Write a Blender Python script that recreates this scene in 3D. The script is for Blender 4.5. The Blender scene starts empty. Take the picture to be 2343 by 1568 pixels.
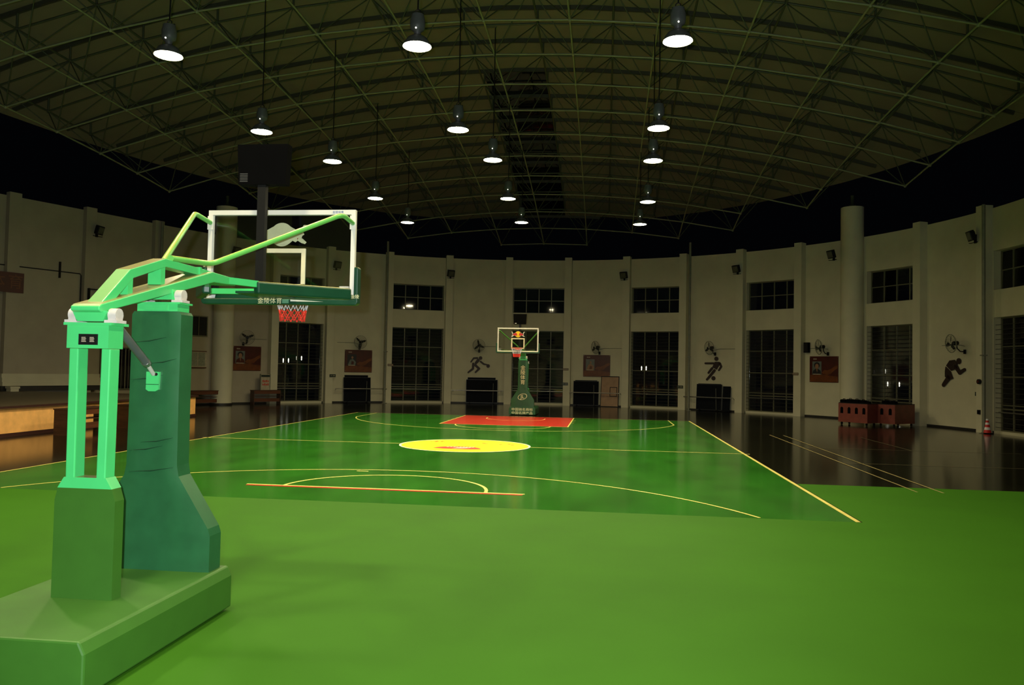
import bpy, bmesh, math, random
from math import sin, cos, pi, radians as R, hypot, atan2, sqrt
from mathutils import Vector, Matrix
random.seed(7)
C = bpy.context.scene.collection
SC = bpy.context.scene

# ------------------------------------------------------------------ camera, world, light, exposure
SC.view_settings.view_transform = 'Standard'
SC.view_settings.look = 'None'
SC.view_settings.exposure = 0.0
SC.view_settings.gamma = 1.0
SC.view_settings.use_curve_mapping = False

CAM = Vector((3.81025, -21.77014, 2.12963))
cam_d = bpy.data.cameras.new('camera')
cam_d.sensor_fit = 'HORIZONTAL'
cam_d.sensor_width = 36.0
cam_d.lens = 36.0 * 1821.422 / 2343.0
cam_d.clip_start = 0.05
cam_d.clip_end = 300
cam = bpy.data.objects.new('camera', cam_d)
C.objects.link(cam)
r_ = Vector((0.9930333801690541, 0.1162332806733703, 0.01935278620582816))
u_ = Vector((-0.01529441200610394, -0.03570679895779886, 0.9992452679245346))
f_ = Vector((-0.11683658173453429, 0.9925798955107306, 0.03368032358064021))
cam.matrix_world = Matrix(((r_.x, u_.x, -f_.x, CAM.x), (r_.y, u_.y, -f_.y, CAM.y), (r_.z, u_.z, -f_.z, CAM.z), (0, 0, 0, 1)))
SC.camera = cam

w = bpy.data.worlds.new('night')
SC.world = w
w.use_nodes = True
w.node_tree.nodes['Background'].inputs[0].default_value = (0.0006, 0.0007, 0.001, 1)   # night outside
w.node_tree.nodes['Background'].inputs[1].default_value = 1.0

LAMP_RADIANCE = 130.0     # the glowing covers of the hall's pendant lamps
BEAM_W = 1100.0           # the downward beam of each lamp's reflector
LAMP_LEAK = 1.5          # light leaving through the vent on top of each lamp housing
FLASH_W = 2500.0          # the photographer's flash, a little up and left of the lens
fl_d = bpy.data.lights.new('camera_flash', 'SPOT')
fl_d.energy = FLASH_W
fl_d.color = (0.93, 0.98, 1.0)
fl_d.spot_size = R(92)
fl_d.spot_blend = 0.55
fl_d.shadow_soft_size = 0.035
fl = bpy.data.objects.new('camera_flash', fl_d)
C.objects.link(fl)
fl.location = CAM - r_ * 0.14 + u_ * 0.11
fl.rotation_euler = (f_ + u_ * 0.05 - r_ * 0.12).to_track_quat('-Z', 'Y').to_euler()

# ------------------------------------------------------------------ helpers
MATS = {}
def s2l(c):
    return tuple((x / 12.92 if x <= 0.04045 else ((x + 0.055) / 1.055) ** 2.4) for x in c)
def mat(name, col, rough=0.5, metal=0.0, var=0.12, scale=6.0, bump=0.0, spec=0.5, emit=None, stretch=None, dust_lamplight=None):
    if name in MATS: return MATS[name]
    m = bpy.data.materials.new(name); m.use_nodes = True
    nt = m.node_tree; b = nt.nodes['Principled BSDF']
    b.inputs['Roughness'].default_value = rough
    b.inputs['Metallic'].default_value = metal
    b.inputs['Specular IOR Level'].default_value = spec
    if var > 0 or bump > 0:
        tc = nt.nodes.new('ShaderNodeTexCoord')
        mp = nt.nodes.new('ShaderNodeMapping')
        if stretch: mp.inputs['Scale'].default_value = stretch
        nt.links.new(tc.outputs['Object'], mp.inputs['Vector'])
        n = nt.nodes.new('ShaderNodeTexNoise'); n.inputs['Scale'].default_value = scale; n.inputs['Detail'].default_value = 5
        nt.links.new(mp.outputs['Vector'], n.inputs['Vector'])
        rp = nt.nodes.new('ShaderNodeValToRGB')
        rp.color_ramp.elements[0].position = 0.3; rp.color_ramp.elements[1].position = 0.7
        rp.color_ramp.elements[0].color = (*[max(0, x * (1 - var)) for x in col], 1)
        rp.color_ramp.elements[1].color = (*[min(1, x * (1 + var)) for x in col], 1)
        nt.links.new(n.outputs['Fac'], rp.inputs['Fac'])
        out = rp.outputs['Color']
        if dust_lamplight:                                   # up-facing tint: dusty on the arms, painted lamp light on pipes and pads
            g = nt.nodes.new('ShaderNodeNewGeometry'); sx = nt.nodes.new('ShaderNodeSeparateXYZ')
            nt.links.new(g.outputs['Normal'], sx.inputs[0])
            mr = nt.nodes.new('ShaderNodeMapRange'); mr.inputs[1].default_value = 0.55; mr.inputs[2].default_value = 0.95
            mr.inputs[3].default_value = 0; mr.inputs[4].default_value = dust_lamplight[3]
            nt.links.new(sx.outputs['Z'], mr.inputs[0])
            mx = nt.nodes.new('ShaderNodeMix'); mx.data_type = 'RGBA'
            nt.links.new(mr.outputs[0], mx.inputs[0]); nt.links.new(out, mx.inputs[6])
            mx.inputs[7].default_value = (*dust_lamplight[:3], 1); out = mx.outputs[2]
        nt.links.new(out, b.inputs['Base Color'])
        if bump > 0:
            bp = nt.nodes.new('ShaderNodeBump'); bp.inputs['Strength'].default_value = bump; bp.inputs['Distance'].default_value = 0.02
            nt.links.new(n.outputs['Fac'], bp.inputs['Height']); nt.links.new(bp.outputs['Normal'], b.inputs['Normal'])
    else:
        b.inputs['Base Color'].default_value = (*col, 1)
    if emit:
        b.inputs['Emission Color'].default_value = (*emit[0], 1); b.inputs['Emission Strength'].default_value = emit[1]
    MATS[name] = m
    return m

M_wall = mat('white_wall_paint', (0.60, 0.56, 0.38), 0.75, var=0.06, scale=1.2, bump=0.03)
M_wall_left = mat('dimmed_white_wall_paint', (0.40, 0.35, 0.25), 0.75, var=0.06, scale=1.2)  # same white paint darkened; the left side's dimness is in the colour
M_pier = mat('white_pier_paint', (0.62, 0.58, 0.40), 0.75, var=0.05, scale=1.5)
M_dark_trim = mat('dark_skirting', (0.02, 0.018, 0.015), 0.5)
M_floor = mat('dark_olive_floor_paint', (0.008, 0.008, 0.004), 0.13, var=0.25, scale=0.7, bump=0.006, spec=0.30)
M_court = mat('green_court_paint', (0.026, 0.165, 0.014), 0.13, var=0.24, scale=1.1, bump=0.006, spec=0.5, stretch=(1, 0.45, 1))
M_runoff = mat('matt_green_runoff_paint', (0.032, 0.128, 0.004), 0.7, var=0.05, scale=0.8, spec=0.12)
M_key = mat('red_key_paint', (0.55, 0.035, 0.02), 0.25, var=0.12, scale=2)
M_line = mat('yellow_line_paint', (0.80, 0.70, 0.20), 0.35, var=0.1, scale=3)
M_faint = mat('worn_line_paint', (0.34, 0.28, 0.12), 0.35, var=0.3, scale=5)
M_yellow = mat('yellow_circle_paint', (0.90, 0.74, 0.005), 0.35, var=0.04, scale=2)
M_white_paint = mat('white_paint', (0.8, 0.78, 0.7), 0.4, var=0.05)
M_red_print = mat('red_print', (0.55, 0.03, 0.01), 0.5, var=0.05)
M_deck = mat('pale_roof_sheet', (0.19, 0.165, 0.115), 0.6, var=0.08, scale=0.8)
M_purlin = mat('shaded_purlin_paint', (0.045, 0.045, 0.03), 0.6)  # shade under the roof sheets is painted into the purlins
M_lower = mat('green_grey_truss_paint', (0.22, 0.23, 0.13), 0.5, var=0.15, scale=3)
M_upper = mat('shaded_truss_paint', (0.055, 0.065, 0.035), 0.55, var=0.15, scale=3)  # darkened copy of the truss paint; backlit shade put in the colour
M_glass = mat('night_glass', (0.004, 0.004, 0.005), 0.03, var=0, spec=0.5)
M_alu = mat('olive_window_frame', (0.16, 0.155, 0.09), 0.45, metal=0.2, var=0.1)
M_bar = mat('dark_security_bar', (0.05, 0.045, 0.035), 0.4, metal=0.4, var=0.1)
M_steel = mat('steel_tube', (0.45, 0.43, 0.38), 0.28, metal=0.9, var=0.08)
M_post = mat('grey_post_paint', (0.20, 0.20, 0.14), 0.5, var=0.12)
M_black = mat('black_metal', (0.006, 0.006, 0.006), 0.5, var=0.1, spec=0.25)
M_blackmat = mat('matt_black', (0.0015, 0.0015, 0.0017), 0.9, var=0.1, spec=0.05)
M_ballast = mat('dark_grey_casting', (0.08, 0.085, 0.085), 0.5, var=0.2)
M_lamp = mat('lamp_glow', (1, 1, 1), 0.5, var=0, emit=((1.0, 0.86, 0.52), LAMP_RADIANCE))
M_leak = mat('lamp_vent_glow', (1, 1, 1), 0.5, var=0, emit=((1.0, 0.90, 0.55), LAMP_LEAK))
M_green = mat('light_green_enamel', (0.065, 0.56, 0.165), 0.30, var=0.05, scale=4, dust_lamplight=(0.27, 0.165, 0.07, 0.85))
M_green2 = mat('light_green_pipe_enamel', (0.13, 0.50, 0.10), 0.28, var=0.05, scale=4, dust_lamplight=(0.55, 0.52, 0.10, 0.8))  # yellow on the upper faces is lamp light painted in
M_basegreen = mat('green_base_enamel', (0.035, 0.13, 0.012), 0.5, var=0.05)
M_pad = mat('dark_green_vinyl', (0.016, 0.105, 0.036), 0.42, var=0.12, scale=5, bump=0.12)
M_fold = mat('crease_shade_green', (0.006, 0.042, 0.016), 0.6, var=0.1, spec=0.2)  # shade inside the pad's creases, painted as a darker green
M_padboard = mat('deep_green_rubber', (0.006, 0.055, 0.026), 0.38, var=0.1, scale=5, dust_lamplight=(0.45, 0.40, 0.06, 0.8))  # yellow upper edges are painted lamp light
M_white = mat('white_enamel', (0.80, 0.79, 0.74), 0.35, var=0.04)
M_castwhite = mat('pale_cast_metal', (0.55, 0.52, 0.48), 0.45, var=0.12, scale=12)
M_greycyl = mat('grey_hydraulic_paint', (0.12, 0.125, 0.13), 0.35, metal=0.3)
M_rim = mat('orange_rim_enamel', (0.75, 0.09, 0.03), 0.35, var=0.08)
M_netw = mat('white_net_cord', (0.55, 0.57, 0.68), 0.8, var=0.1, scale=30)
M_netr = mat('red_net_cord', (0.75, 0.035, 0.02), 0.8, var=0.1, scale=30)
M_wood = mat('brown_wood', (0.06, 0.024, 0.011), 0.45, var=0.35, scale=3, stretch=(1, 1, 9))
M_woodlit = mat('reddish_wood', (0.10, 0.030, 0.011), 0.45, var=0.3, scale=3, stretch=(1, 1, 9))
M_ply = mat('plywood', (0.36, 0.21, 0.11), 0.55, var=0.15, scale=3)
M_stagefront = mat('ochre_stage_front', (0.88, 0.46, 0.14), 0.6, var=0.12, scale=4)
M_stagetop = mat('worn_stage_boards', (0.10, 0.075, 0.045), 0.5, var=0.25, scale=3, stretch=(1, 8, 1))
M_stagedark = mat('dark_red_skirting', (0.04, 0.012, 0.008), 0.5)
M_table = mat('blue_black_table', (0.005, 0.006, 0.009), 0.8, var=0.15, spec=0.12)
M_posterred = mat('poster_red', (0.062, 0.006, 0.003), 0.4, var=0.25, scale=3)
M_posterorange = mat('poster_orange', (0.14, 0.036, 0.006), 0.4, var=0.3, scale=4)
M_posterblue = mat('poster_grey_blue', (0.13, 0.15, 0.13), 0.4, var=0.2)
M_skin = mat('poster_skin', (0.30, 0.15, 0.075), 0.5, var=0.05)
M_hair = mat('poster_dark', (0.010, 0.010, 0.014), 0.5, var=0.05)
M_picto = mat('dark_maroon_board', (0.022, 0.008, 0.006), 0.55, var=0.1)
M_padfar = mat('darkened_green_vinyl', (0.010, 0.068, 0.018), 0.42, var=0.12, scale=5, bump=0.12)  # darker copy of the pad vinyl; lamp light on the far stand offset in colour
M_cart = mat('red_brown_panel', (0.16, 0.030, 0.018), 0.5, var=0.18, scale=4)
M_paper = mat('faded_paper', (0.42, 0.36, 0.25), 0.7, var=0.15, scale=6)
M_signgreen = mat('dark_sign_face', (0.012, 0.030, 0.022), 0.4)
M_plate = mat('brown_plate', (0.13, 0.075, 0.035), 0.5, var=0.2)
M_conered = mat('cone_red', (0.65, 0.02, 0.015), 0.5, var=0.05)
M_conewhite = mat('cone_reflective_white', (0.90, 0.88, 0.86), 0.35, var=0.04)
M_logoyellow = mat('emblem_yellow', (0.95, 0.60, 0.0), 0.45, var=0.03)
M_logored = mat('emblem_red', (0.55, 0.02, 0.03), 0.45, var=0.05)
M_logoback = mat('emblem_back_print', (0.42, 0.46, 0.30), 0.5, var=0.08, scale=10)
M_lineglass = mat('board_line_print', (0.75, 0.70, 0.48), 0.5, var=0.05)
M_blueprint = mat('blue_print', (0.02, 0.10, 0.35), 0.5, var=0.05)
M_texty = mat('cream_lettering', (0.80, 0.76, 0.45), 0.5, var=0.03)

def clear_glass():
    m = bpy.data.materials.new('clear_board_glass'); m.use_nodes = True
    nt = m.node_tree; nt.nodes.clear()
    o = nt.nodes.new('ShaderNodeOutputMaterial'); mx = nt.nodes.new('ShaderNodeMixShader')
    t = nt.nodes.new('ShaderNodeBsdfTransparent'); t.inputs[0].default_value = (0.93, 0.95, 0.93, 1)
    g = nt.nodes.new('ShaderNodeBsdfGlossy'); g.inputs['Roughness'].default_value = 0.04
    fr = nt.nodes.new('ShaderNodeFresnel'); fr.inputs[0].default_value = 1.45
    nt.links.new(fr.outputs[0], mx.inputs[0]); nt.links.new(t.outputs[0], mx.inputs[1]); nt.links.new(g.outputs[0], mx.inputs[2])
    nt.links.new(mx.outputs[0], o.inputs[0])
    return m
M_clear = clear_glass()

class MB:
    """collects shapes, links them as ONE mesh object"""
    def __init__(s): s.v = []; s.f = []; s.sm = []
    def add(s, vs, fs, smooth=False):
        o = len(s.v); s.v += [tuple(x) for x in vs]
        s.f += [tuple(i + o for i in f) for f in fs]; s.sm += [smooth] * len(fs)
        return s
    def box(s, x0, x1, y0, y1, z0, z1, mtx=None):
        vs = [Vector((x, y, z)) for z in (z0, z1) for y in (y0, y1) for x in (x0, x1)]
        if mtx: vs = [mtx @ v for v in vs]
        return s.add(vs, [(0, 2, 3, 1), (4, 5, 7, 6), (0, 1, 5, 4), (2, 6, 7, 3), (0, 4, 6, 2), (1, 3, 7, 5)])
    def bar(s, p, q, wx, wz, up=(0, 0, 1)):
        """rectangular bar from p to q, wx wide sideways, wz deep along up"""
        p = Vector(p); q = Vector(q); d = (q - p).normalized(); U = Vector(up)
        sd = d.cross(U)
        if sd.length < 1e-5: sd = Vector((1, 0, 0))
        sd.normalize(); U = sd.cross(d)
        vs = [b + sd * a * wx / 2 + U * c * wz / 2 for b in (p, q) for c in (-1, 1) for a in (-1, 1)]
        return s.add(vs, [(0, 1, 3, 2), (4, 6, 7, 5), (0, 4, 5, 1), (2, 3, 7, 6), (0, 2, 6, 4), (1, 5, 7, 3)])
    def tube(s, path, r, n=8, caps=True, smooth=True):
        P = [Vector(p) for p in path]; rs = r if isinstance(r, (list, tuple)) else [r] * len(P)
        vs = []; prev = None
        for i, p in enumerate(P):
            d = (P[min(i + 1, len(P) - 1)] - P[max(i - 1, 0)]).normalized()
            if prev is None:
                a = d.cross(Vector((0, 0, 1)))
                if a.length < 1e-3: a = d.cross(Vector((1, 0, 0)))
            else: a = prev - d * prev.dot(d)
            a.normalize(); prev = a; b = d.cross(a)
            vs += [p + (a * cos(2 * pi * k / n) + b * sin(2 * pi * k / n)) * rs[i] for k in range(n)]
        fs = [(i * n + k, i * n + (k + 1) % n, (i + 1) * n + (k + 1) % n, (i + 1) * n + k) for i in range(len(P) - 1) for k in range(n)]
        s.add(vs, fs, smooth)
        if caps:
            m = len(P) - 1
            s.add(vs[:n], [tuple(range(n))[::-1]]); s.add(vs[m * n:], [tuple(range(n))])
        return s
    def lathe(s, prof, n=20, c=(0, 0, 0), smooth=True, close=True):
        vs = [(c[0] + r * cos(2 * pi * k / n), c[1] + r * sin(2 * pi * k / n), c[2] + z) for r, z in prof for k in range(n)]
        fs = [(i * n + k, i * n + (k + 1) % n, (i + 1) * n + (k + 1) % n, (i + 1) * n + k) for i in range(len(prof) - 1) for k in range(n)]
        s.add(vs, fs, smooth)
        if close:
            m = len(prof) - 1
            if prof[0][0] > 1e-4: s.add(vs[:n], [tuple(range(n))[::-1]])
            if prof[m][0] > 1e-4: s.add(vs[m * n:], [tuple(range(n))])
        return s
    def prism(s, poly, a, b, axis='y', mtx=None):
        """2D polygon extruded between a and b along an axis; poly is (x,z) for y, (x,y) for z, (y,z) for x"""
        n = len(poly)
        f = {'y': lambda p, t: (p[0], t, p[1]), 'z': lambda p, t: (p[0], p[1], t), 'x': lambda p, t: (t, p[0], p[1])}[axis]
        vs = [Vector(f(p, t)) for t in (a, b) for p in poly]
        if mtx: vs = [mtx @ v for v in vs]
        return s.add(vs, [tuple(range(n)), tuple(range(2 * n - 1, n - 1, -1))] + [(i, i + n, (i + 1) % n + n, (i + 1) % n) for i in range(n)])
    def sphere(s, c, r, n=10, m=6, sc=(1, 1, 1)):
        pr = [(r * sin(pi * i / m), -r * cos(pi * i / m)) for i in range(m + 1)]
        vs = [(c[0] + a * cos(2 * pi * k / n) * sc[0], c[1] + a * sin(2 * pi * k / n) * sc[1], c[2] + z * sc[2]) for a, z in pr for k in range(n)]
        return s.add(vs, [(i * n + k, i * n + (k + 1) % n, (i + 1) * n + (k + 1) % n, (i + 1) * n + k) for i in range(m) for k in range(n)], True)
    def ring(s, c, r, t, n=28, m=6, ax='y'):
        vs = []; 
        for i in range(n):
            a = 2 * pi * i / n
            for k in range(m):
                b = 2 * pi * k / m; q = r + t * cos(b); h = t * sin(b)
                if ax == 'y': vs.append((c[0] + q * cos(a), c[1] + h, c[2] + q * sin(a)))
                else: vs.append((c[0] + q * cos(a), c[1] + q * sin(a), c[2] + h))
        return s.add(vs, [(i * m + k, i * m + (k + 1) % m, ((i + 1) % n) * m + (k + 1) % m, ((i + 1) % n) * m + k) for i in range(n) for k in range(m)], True)
    def flat(s, poly, z): return s.add([(x, y, z) for x, y in poly], [tuple(range(len(poly)))])
    def strip(s, pts, wd, z, closed=False):
        P = [Vector((x, y)) for x, y in pts]; n = len(P); vs = []
        for i, p in enumerate(P):
            a = P[i - 1] if (i or closed) else p; b = P[(i + 1) % n] if (i < n - 1 or closed) else p
            d = (b - a).normalized(); nn = Vector((-d.y, d.x)) * wd / 2
            vs += [(p.x - nn.x, p.y - nn.y, z), (p.x + nn.x, p.y + nn.y, z)]
        m = n if closed else n - 1
        return s.add(vs, [(2 * i, 2 * ((i + 1) % n), 2 * ((i + 1) % n) + 1, 2 * i + 1) for i in range(m)])
    def mesh(s, name, m):
        me = bpy.data.meshes.new(name); me.from_pydata(s.v, [], s.f)
        me.polygons.foreach_set('use_smooth', s.sm)
        bm = bmesh.new(); bm.from_mesh(me); bmesh.ops.recalc_face_normals(bm, faces=bm.faces); bm.to_mesh(me); bm.free()
        me.materials.append(m); me.update(); return me
    def build(s, name, m, parent=None, loc=None, rz=None):
        return put(name, s.mesh(name, m), parent, loc, rz)

def put(name, me, parent=None, loc=None, rz=None):
    o = bpy.data.objects.new(name, me); C.objects.link(o)
    if parent: o.parent = parent
    if loc is not None: o.location = loc
    if rz is not None: o.rotation_euler = (0, 0, rz)
    return o
def bevel(o, wd, seg=2):
    md = o.modifiers.new('bevel', 'BEVEL'); md.width = wd; md.segments = seg; md.limit_method = 'ANGLE'; md.angle_limit = R(40)
    return o
def tag(o, label=None, cat=None, group=None, kind=None):
    if label: o['label'] = label
    if cat: o['category'] = cat
    if group: o['group'] = group
    if kind: o['kind'] = kind
    return o
def thing(name, label, cat, loc=(0, 0, 0), rz=0, group=None):
    o = bpy.data.objects.new(name, None); C.objects.link(o); o.location = loc; o.rotation_euler = (0, 0, rz)
    o.empty_display_size = 0.2
    return tag(o, label, cat, group)
def copy_tree(o, parent=None):
    c = o.copy(); C.objects.link(c); c.parent = parent
    for ch in [x for x in bpy.data.objects if x.parent is o]: copy_tree(ch, c)
    return c
def box(name, m, parent, x0, x1, y0, y1, z0, z1, bv=0):
    o = MB().box(x0, x1, y0, y1, z0, z1).build(name, m, parent)
    if bv: bevel(o, bv)
    return o
def text(name, body, size, m, parent, loc, rot=(pi / 2, 0, 0), depth=0.002, sx=1.0, bold=0.0):
    cu = bpy.data.curves.new(name, 'FONT'); cu.body = body; cu.size = size; cu.align_x = 'CENTER'; cu.align_y = 'CENTER'
    cu.extrude = depth; cu.offset = bold * size; cu.resolution_u = 3
    t = bpy.data.objects.new(name, cu); C.objects.link(t)
    dg = bpy.context.evaluated_depsgraph_get(); me = bpy.data.meshes.new_from_object(t.evaluated_get(dg))
    bpy.data.objects.remove(t); bpy.data.curves.remove(cu)
    me.materials.clear(); me.materials.append(m)
    o = put(name, me, parent); o.location = loc; o.rotation_euler = rot; o.scale = (sx, 1, 1)
    return o

# the curved wall: centre, radius; theta is clockwise from +Y seen from above
WX, WY, WR = 0.1, 7.7, 19.15
def wl(th, r=WR, z=0.0):
    a = R(th); return (WX + r * sin(a), WY + r * cos(a), z)
def on_wall(name, label, cat, th, z=0.0, r=WR - 0.035, group=None):
    return thing(name, label, cat, wl(th, r, z), -R(th), group)
def arcblock(mb, ta, tb, z0, z1, r0=WR, r1=WR + 0.5, step=2.2):
    n = max(1, int(math.ceil(abs(tb - ta) / step)))
    for i in range(n):
        a = ta + (tb - ta) * i / n; b = ta + (tb - ta) * (i + 1) / n
        q = [wl(a, r0), wl(b, r0), wl(b, r1), wl(a, r1)]
        vs = [(x, y, z) for z in (z0, z1) for x, y, _ in q]
        fs = [(0, 1, 2, 3), (4, 7, 6, 5), (0, 4, 5, 1), (2, 6, 7, 3)]
        if i == 0: fs.append((0, 3, 7, 4))
        if i == n - 1: fs.append((1, 5, 6, 2))
        mb.add(vs, fs)

# ------------------------------------------------------------------ floor, court paint and lines
fm = MB(); fm.flat([(-23, -26), (21, -26), (21, 28.5), (-23, 28.5)], 0.0)
floor = fm.build('floor', M_floor); tag(floor, 'dark glossy painted gym floor around the green court', kind='structure')
def paint(name, m, mb, label=None):
    o = mb.build(name, m, floor)
    if label: o['label'] = label
    return o
YN = -9.6                       # the unseen near end gets an added matt green that shows no lamp streaks
mb = MB()
for i in range(6):
    for j in range(8):
        x0 = -7.5 + 2.5 * i; y0 = YN + 2.95 * j
        mb.flat([(x0, y0), (x0 + 2.5, y0), (x0 + 2.5, y0 + 2.95), (x0, y0 + 2.95)], 0.002)
paint('court_surface', M_court, mb, 'glossy green playing court')
mb = MB().flat([(-16, -25.5), (18, -25.5), (18, YN), (-16, YN)], 0.002)
mb.flat([(7.56, YN), (18, YN), (18, -5.6), (7.56, -5.6)], 0.002)
paint('runoff_surface', M_runoff, mb, 'plain matt green paint at the near end')
LW = 0.05
paint('side_line', M_line, MB().strip([(-7.5, YN), (-7.5, 14)], LW, 0.006))
paint('side_line', M_line, MB().strip([(7.5, YN), (7.5, 14)], LW + 0.02, 0.006))
paint('base_line', M_faint, MB().strip([(-7.5, 14), (7.5, 14)], LW, 0.006))
paint('centre_line', M_line, MB().strip([(-7.65, 0), (-1.8, 0)], LW, 0.006))
paint('centre_line', M_line, MB().strip([(1.8, 0), (7.65, 0)], LW, 0.006))
def arc(cx, cy, r, a0, a1, n=40): return [(cx + r * cos(R(a0 + (a1 - a0) * i / n)), cy + r * sin(R(a0 + (a1 - a0) * i / n))) for i in range(n + 1)]
def three(sg):
    hy = sg * 12.425; a = math.degrees(math.acos(6.6 / 6.75)); yk = 6.75 * sin(R(a))
    pts = arc(0, 12.425, 6.75, 180 + a, 360 - a, 60)
    pts = [(-6.6, 14)] + pts + [(6.6, 14)]
    return [(x, sg * y) for x, y in pts if sg > 0 or -y > YN]
paint('three_point_line', M_line, MB().strip(three(1), LW, 0.006))
paint('three_point_line', M_line, MB().strip(three(-1), LW, 0.006))
paint('key_area', M_key, MB().flat([(-2.45, 8.2), (2.45, 8.2), (2.45, 14), (-2.45, 14)], 0.004), 'solid red key under the far hoop')
for sx in (-1, 1):
    k = MB().strip([(sx * 2.45, 14), (sx * 2.45, 8.2)], LW, 0.006)
    for yy in (12.2, 11.3, 10.4): k.flat([(sx * 2.45, yy), (sx * 2.60, yy), (sx * 2.60, yy + 0.06), (sx * 2.45, yy + 0.06)], 0.006)
    paint('lane_line', M_line, k)
paint('free_throw_line', M_line, MB().strip([(-2.45, 8.2), (2.45, 8.2)], LW, 0.0065))
paint('free_throw_semicircle', M_line, MB().strip(arc(0, 8.2, 1.8, 180, 360), LW, 0.006))
paint('no_charge_arc', M_line, MB().strip([(-1.25, 12.8)] + arc(0, 12.425, 1.25, 180, 360) + [(1.25, 12.8)], LW, 0.007))
paint('key_area', M_key, MB().flat([(-2.45, -8.32), (2.45, -8.32), (2.45, -8.2), (-2.45, -8.2)], 0.004), 'red paint behind the near free throw line')
paint('free_throw_line', M_line, MB().strip([(-2.48, -8.19), (2.48, -8.19)], 0.07, 0.0065))
paint('free_throw_semicircle', M_line, MB().strip(arc(0, -8.2, 1.8, 0, 180), LW + 0.01, 0.006))
paint('line_mark', M_line, MB().flat([(-1.17, -6.02), (-0.93, -6.02), (-0.93, -5.95), (-1.17, -5.95)], 0.006))
cc = paint('centre_circle', M_yellow, MB().flat(arc(0, 0, 1.8, 0, 360, 60)[:-1], 0.007), 'solid yellow centre circle')
MB().strip(arc(0, 0, 1.78, 0, 360, 60)[:-1], 0.06, 0.009, True).build('circle_border', M_white_paint, cc)
MB().flat([(-0.72, -0.95)] + arc(-0.06, -1.0, 0.64, 175, 5, 20) + [(0.60, -0.95), (0.3, -1.05), (-0.4, -1.05)], 0.009).build('emblem_dome', M_red_print, cc)
em = MB()
for i in range(9):
    x = -0.40 + i * 0.085; y = -0.62 + 0.03 * ((i * 7) % 3 - 1)
    em.flat([(x, y), (x + 0.05, y + 0.02), (x + 0.06, y + 0.16), (x + 0.015, y + 0.13)], 0.011)
em.flat([(-0.2, -0.92), (0.1, -0.85), (0.32, -0.62), (-0.05, -0.70)], 0.011)
em.build('emblem_lettering', M_white_paint, cc)
def glyph(cx, cy, strokes, s=0.42):
    g = MB()
    for x, y, wd, h in strokes: g.flat([(cx + x * s, cy + y * s), (cx + (x + wd) * s, cy + y * s), (cx + (x + wd + 0.08) * s, cy + (y + h) * s), (cx + (x + 0.08) * s, cy + (y + h) * s)], 0.009)
    g.build('worn_lettering', M_red_print, cc)
glyph(-0.98, 0.78, [(-0.5, 0, 0.12, 0.25), (-0.42, 0.45, 0.2, 0.12), (-0.15, -0.1, 0.18, 0.75), (0.3, 0.1, 0.14, 0.55), (0.25, 0.5, 0.35, 0.15)], 0.36)
glyph(-0.30, 0.62, [(-0.3, 0.3, 0.2, 0.08), (-0.05, 0.0, 0.1, 0.3), (0.3, 0.2, 0.2, 0.06)], 0.3)
glyph(0.42, 0.55, [(-0.2, 0.3, 0.25, 0.4), (0.05, 0.05, 0.28, 0.25)], 0.34)
glyph(1.05, 0.50, [(-0.5, -0.2, 0.22, 0.3), (0.1, 0.3, 0.25, 0.3), (0.42, -0.2, 0.24, 0.3)], 0.36)
# badminton court to the right
for pts in ([(9.57, 7.1), (9.57, -6.2)], [(10.03, 7.1), (10.03, -6.2)]):
    paint('badminton_line', M_faint, MB().strip(pts, 0.04, 0.006))
for yy in (2.5, -1.5):
    paint('badminton_line', mat('faint_line_paint', (0.13, 0.11, 0.055), 0.35, var=0.3), MB().strip([(9.57, yy), (15.6, yy)], 0.04, 0.0062))
paint('badminton_line', MATS['faint_line_paint'], MB().strip([(12.62, 7.1), (12.62, 2.5)], 0.04, 0.0061))

# ------------------------------------------------------------------ walls
PIERS = [-49.4, -39.5, -28.8, -17.8, -6.7, 4.27, 15.05, 25.44, 35.7, 46.13, 67.0, 78.2, 88.6]
OPEN = [(-48.7, -40.3), (-27.95, -18.6), (-5.95, 3.5), (15.75, 24.75), (36.4, 45.4), (57.3, 66.2), (79.0, 87.8)]
HT = 8.85
def wall_arc(name, ta, tb, label):
    m = MB(); t = ta
    for a, b in OPEN:
        if b <= ta or a >= tb: continue
        if a > t: arcblock(m, t, a, 0, HT)
        arcblock(m, a, b, 0, 0.1); arcblock(m, a, b, 4.52, 5.6); arcblock(m, a, b, 7.15, HT)
        t = b
    if tb > t: arcblock(m, t, tb, 0, HT)
    o = m.build(name, M_wall); tag(o, label, kind='structure')
    k = 0
    pm = MB()
    for p in PIERS:
        if ta < p < tb:
            x, y, _ = wl(p, 18.95); q = MB()
            q.box(-0.21, 0.21, -0.2, 0.22, 0, 8.97).build('pier', M_pier, o, (x, y, 0), -R(p))
    sk = MB(); t = ta
    for a, b in OPEN:
        if b <= ta or a >= tb: continue
        if a > t: arcblock(sk, t, a, 0, 0.09, WR - 0.012, WR)
        t = b
    if tb > t: arcblock(sk, t, tb, 0, 0.09, WR - 0.012, WR)
    sk.build('skirting', M_dark_trim, o)
    return o
wall_far = wall_arc('wall_far', -50, 48, 'curved white end wall with tall piers')
wall_right = wall_arc('wall_right', 48, 90, 'white curved wall at the right side')
LA = Vector(wl(-66.0)); LB = Vector((-20.4, 8.3, 0)); LD = (LB - LA).normalized()
LN = Vector((-LD.y, LD.x, 0))                       # into the hall
if LN.x < 0: LN = -LN
LROT = atan2(-LN.x, LN.y) + pi                      # local -Y looks into the hall
LROT = atan2(LN.y, LN.x) + pi / 2
def lw(s, off=0.0, z=0.0):
    p = LA + LD * s + LN * off; return (p.x, p.y, z)
m = MB(); arcblock(m, -66.0, -50, 0, HT)
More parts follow.
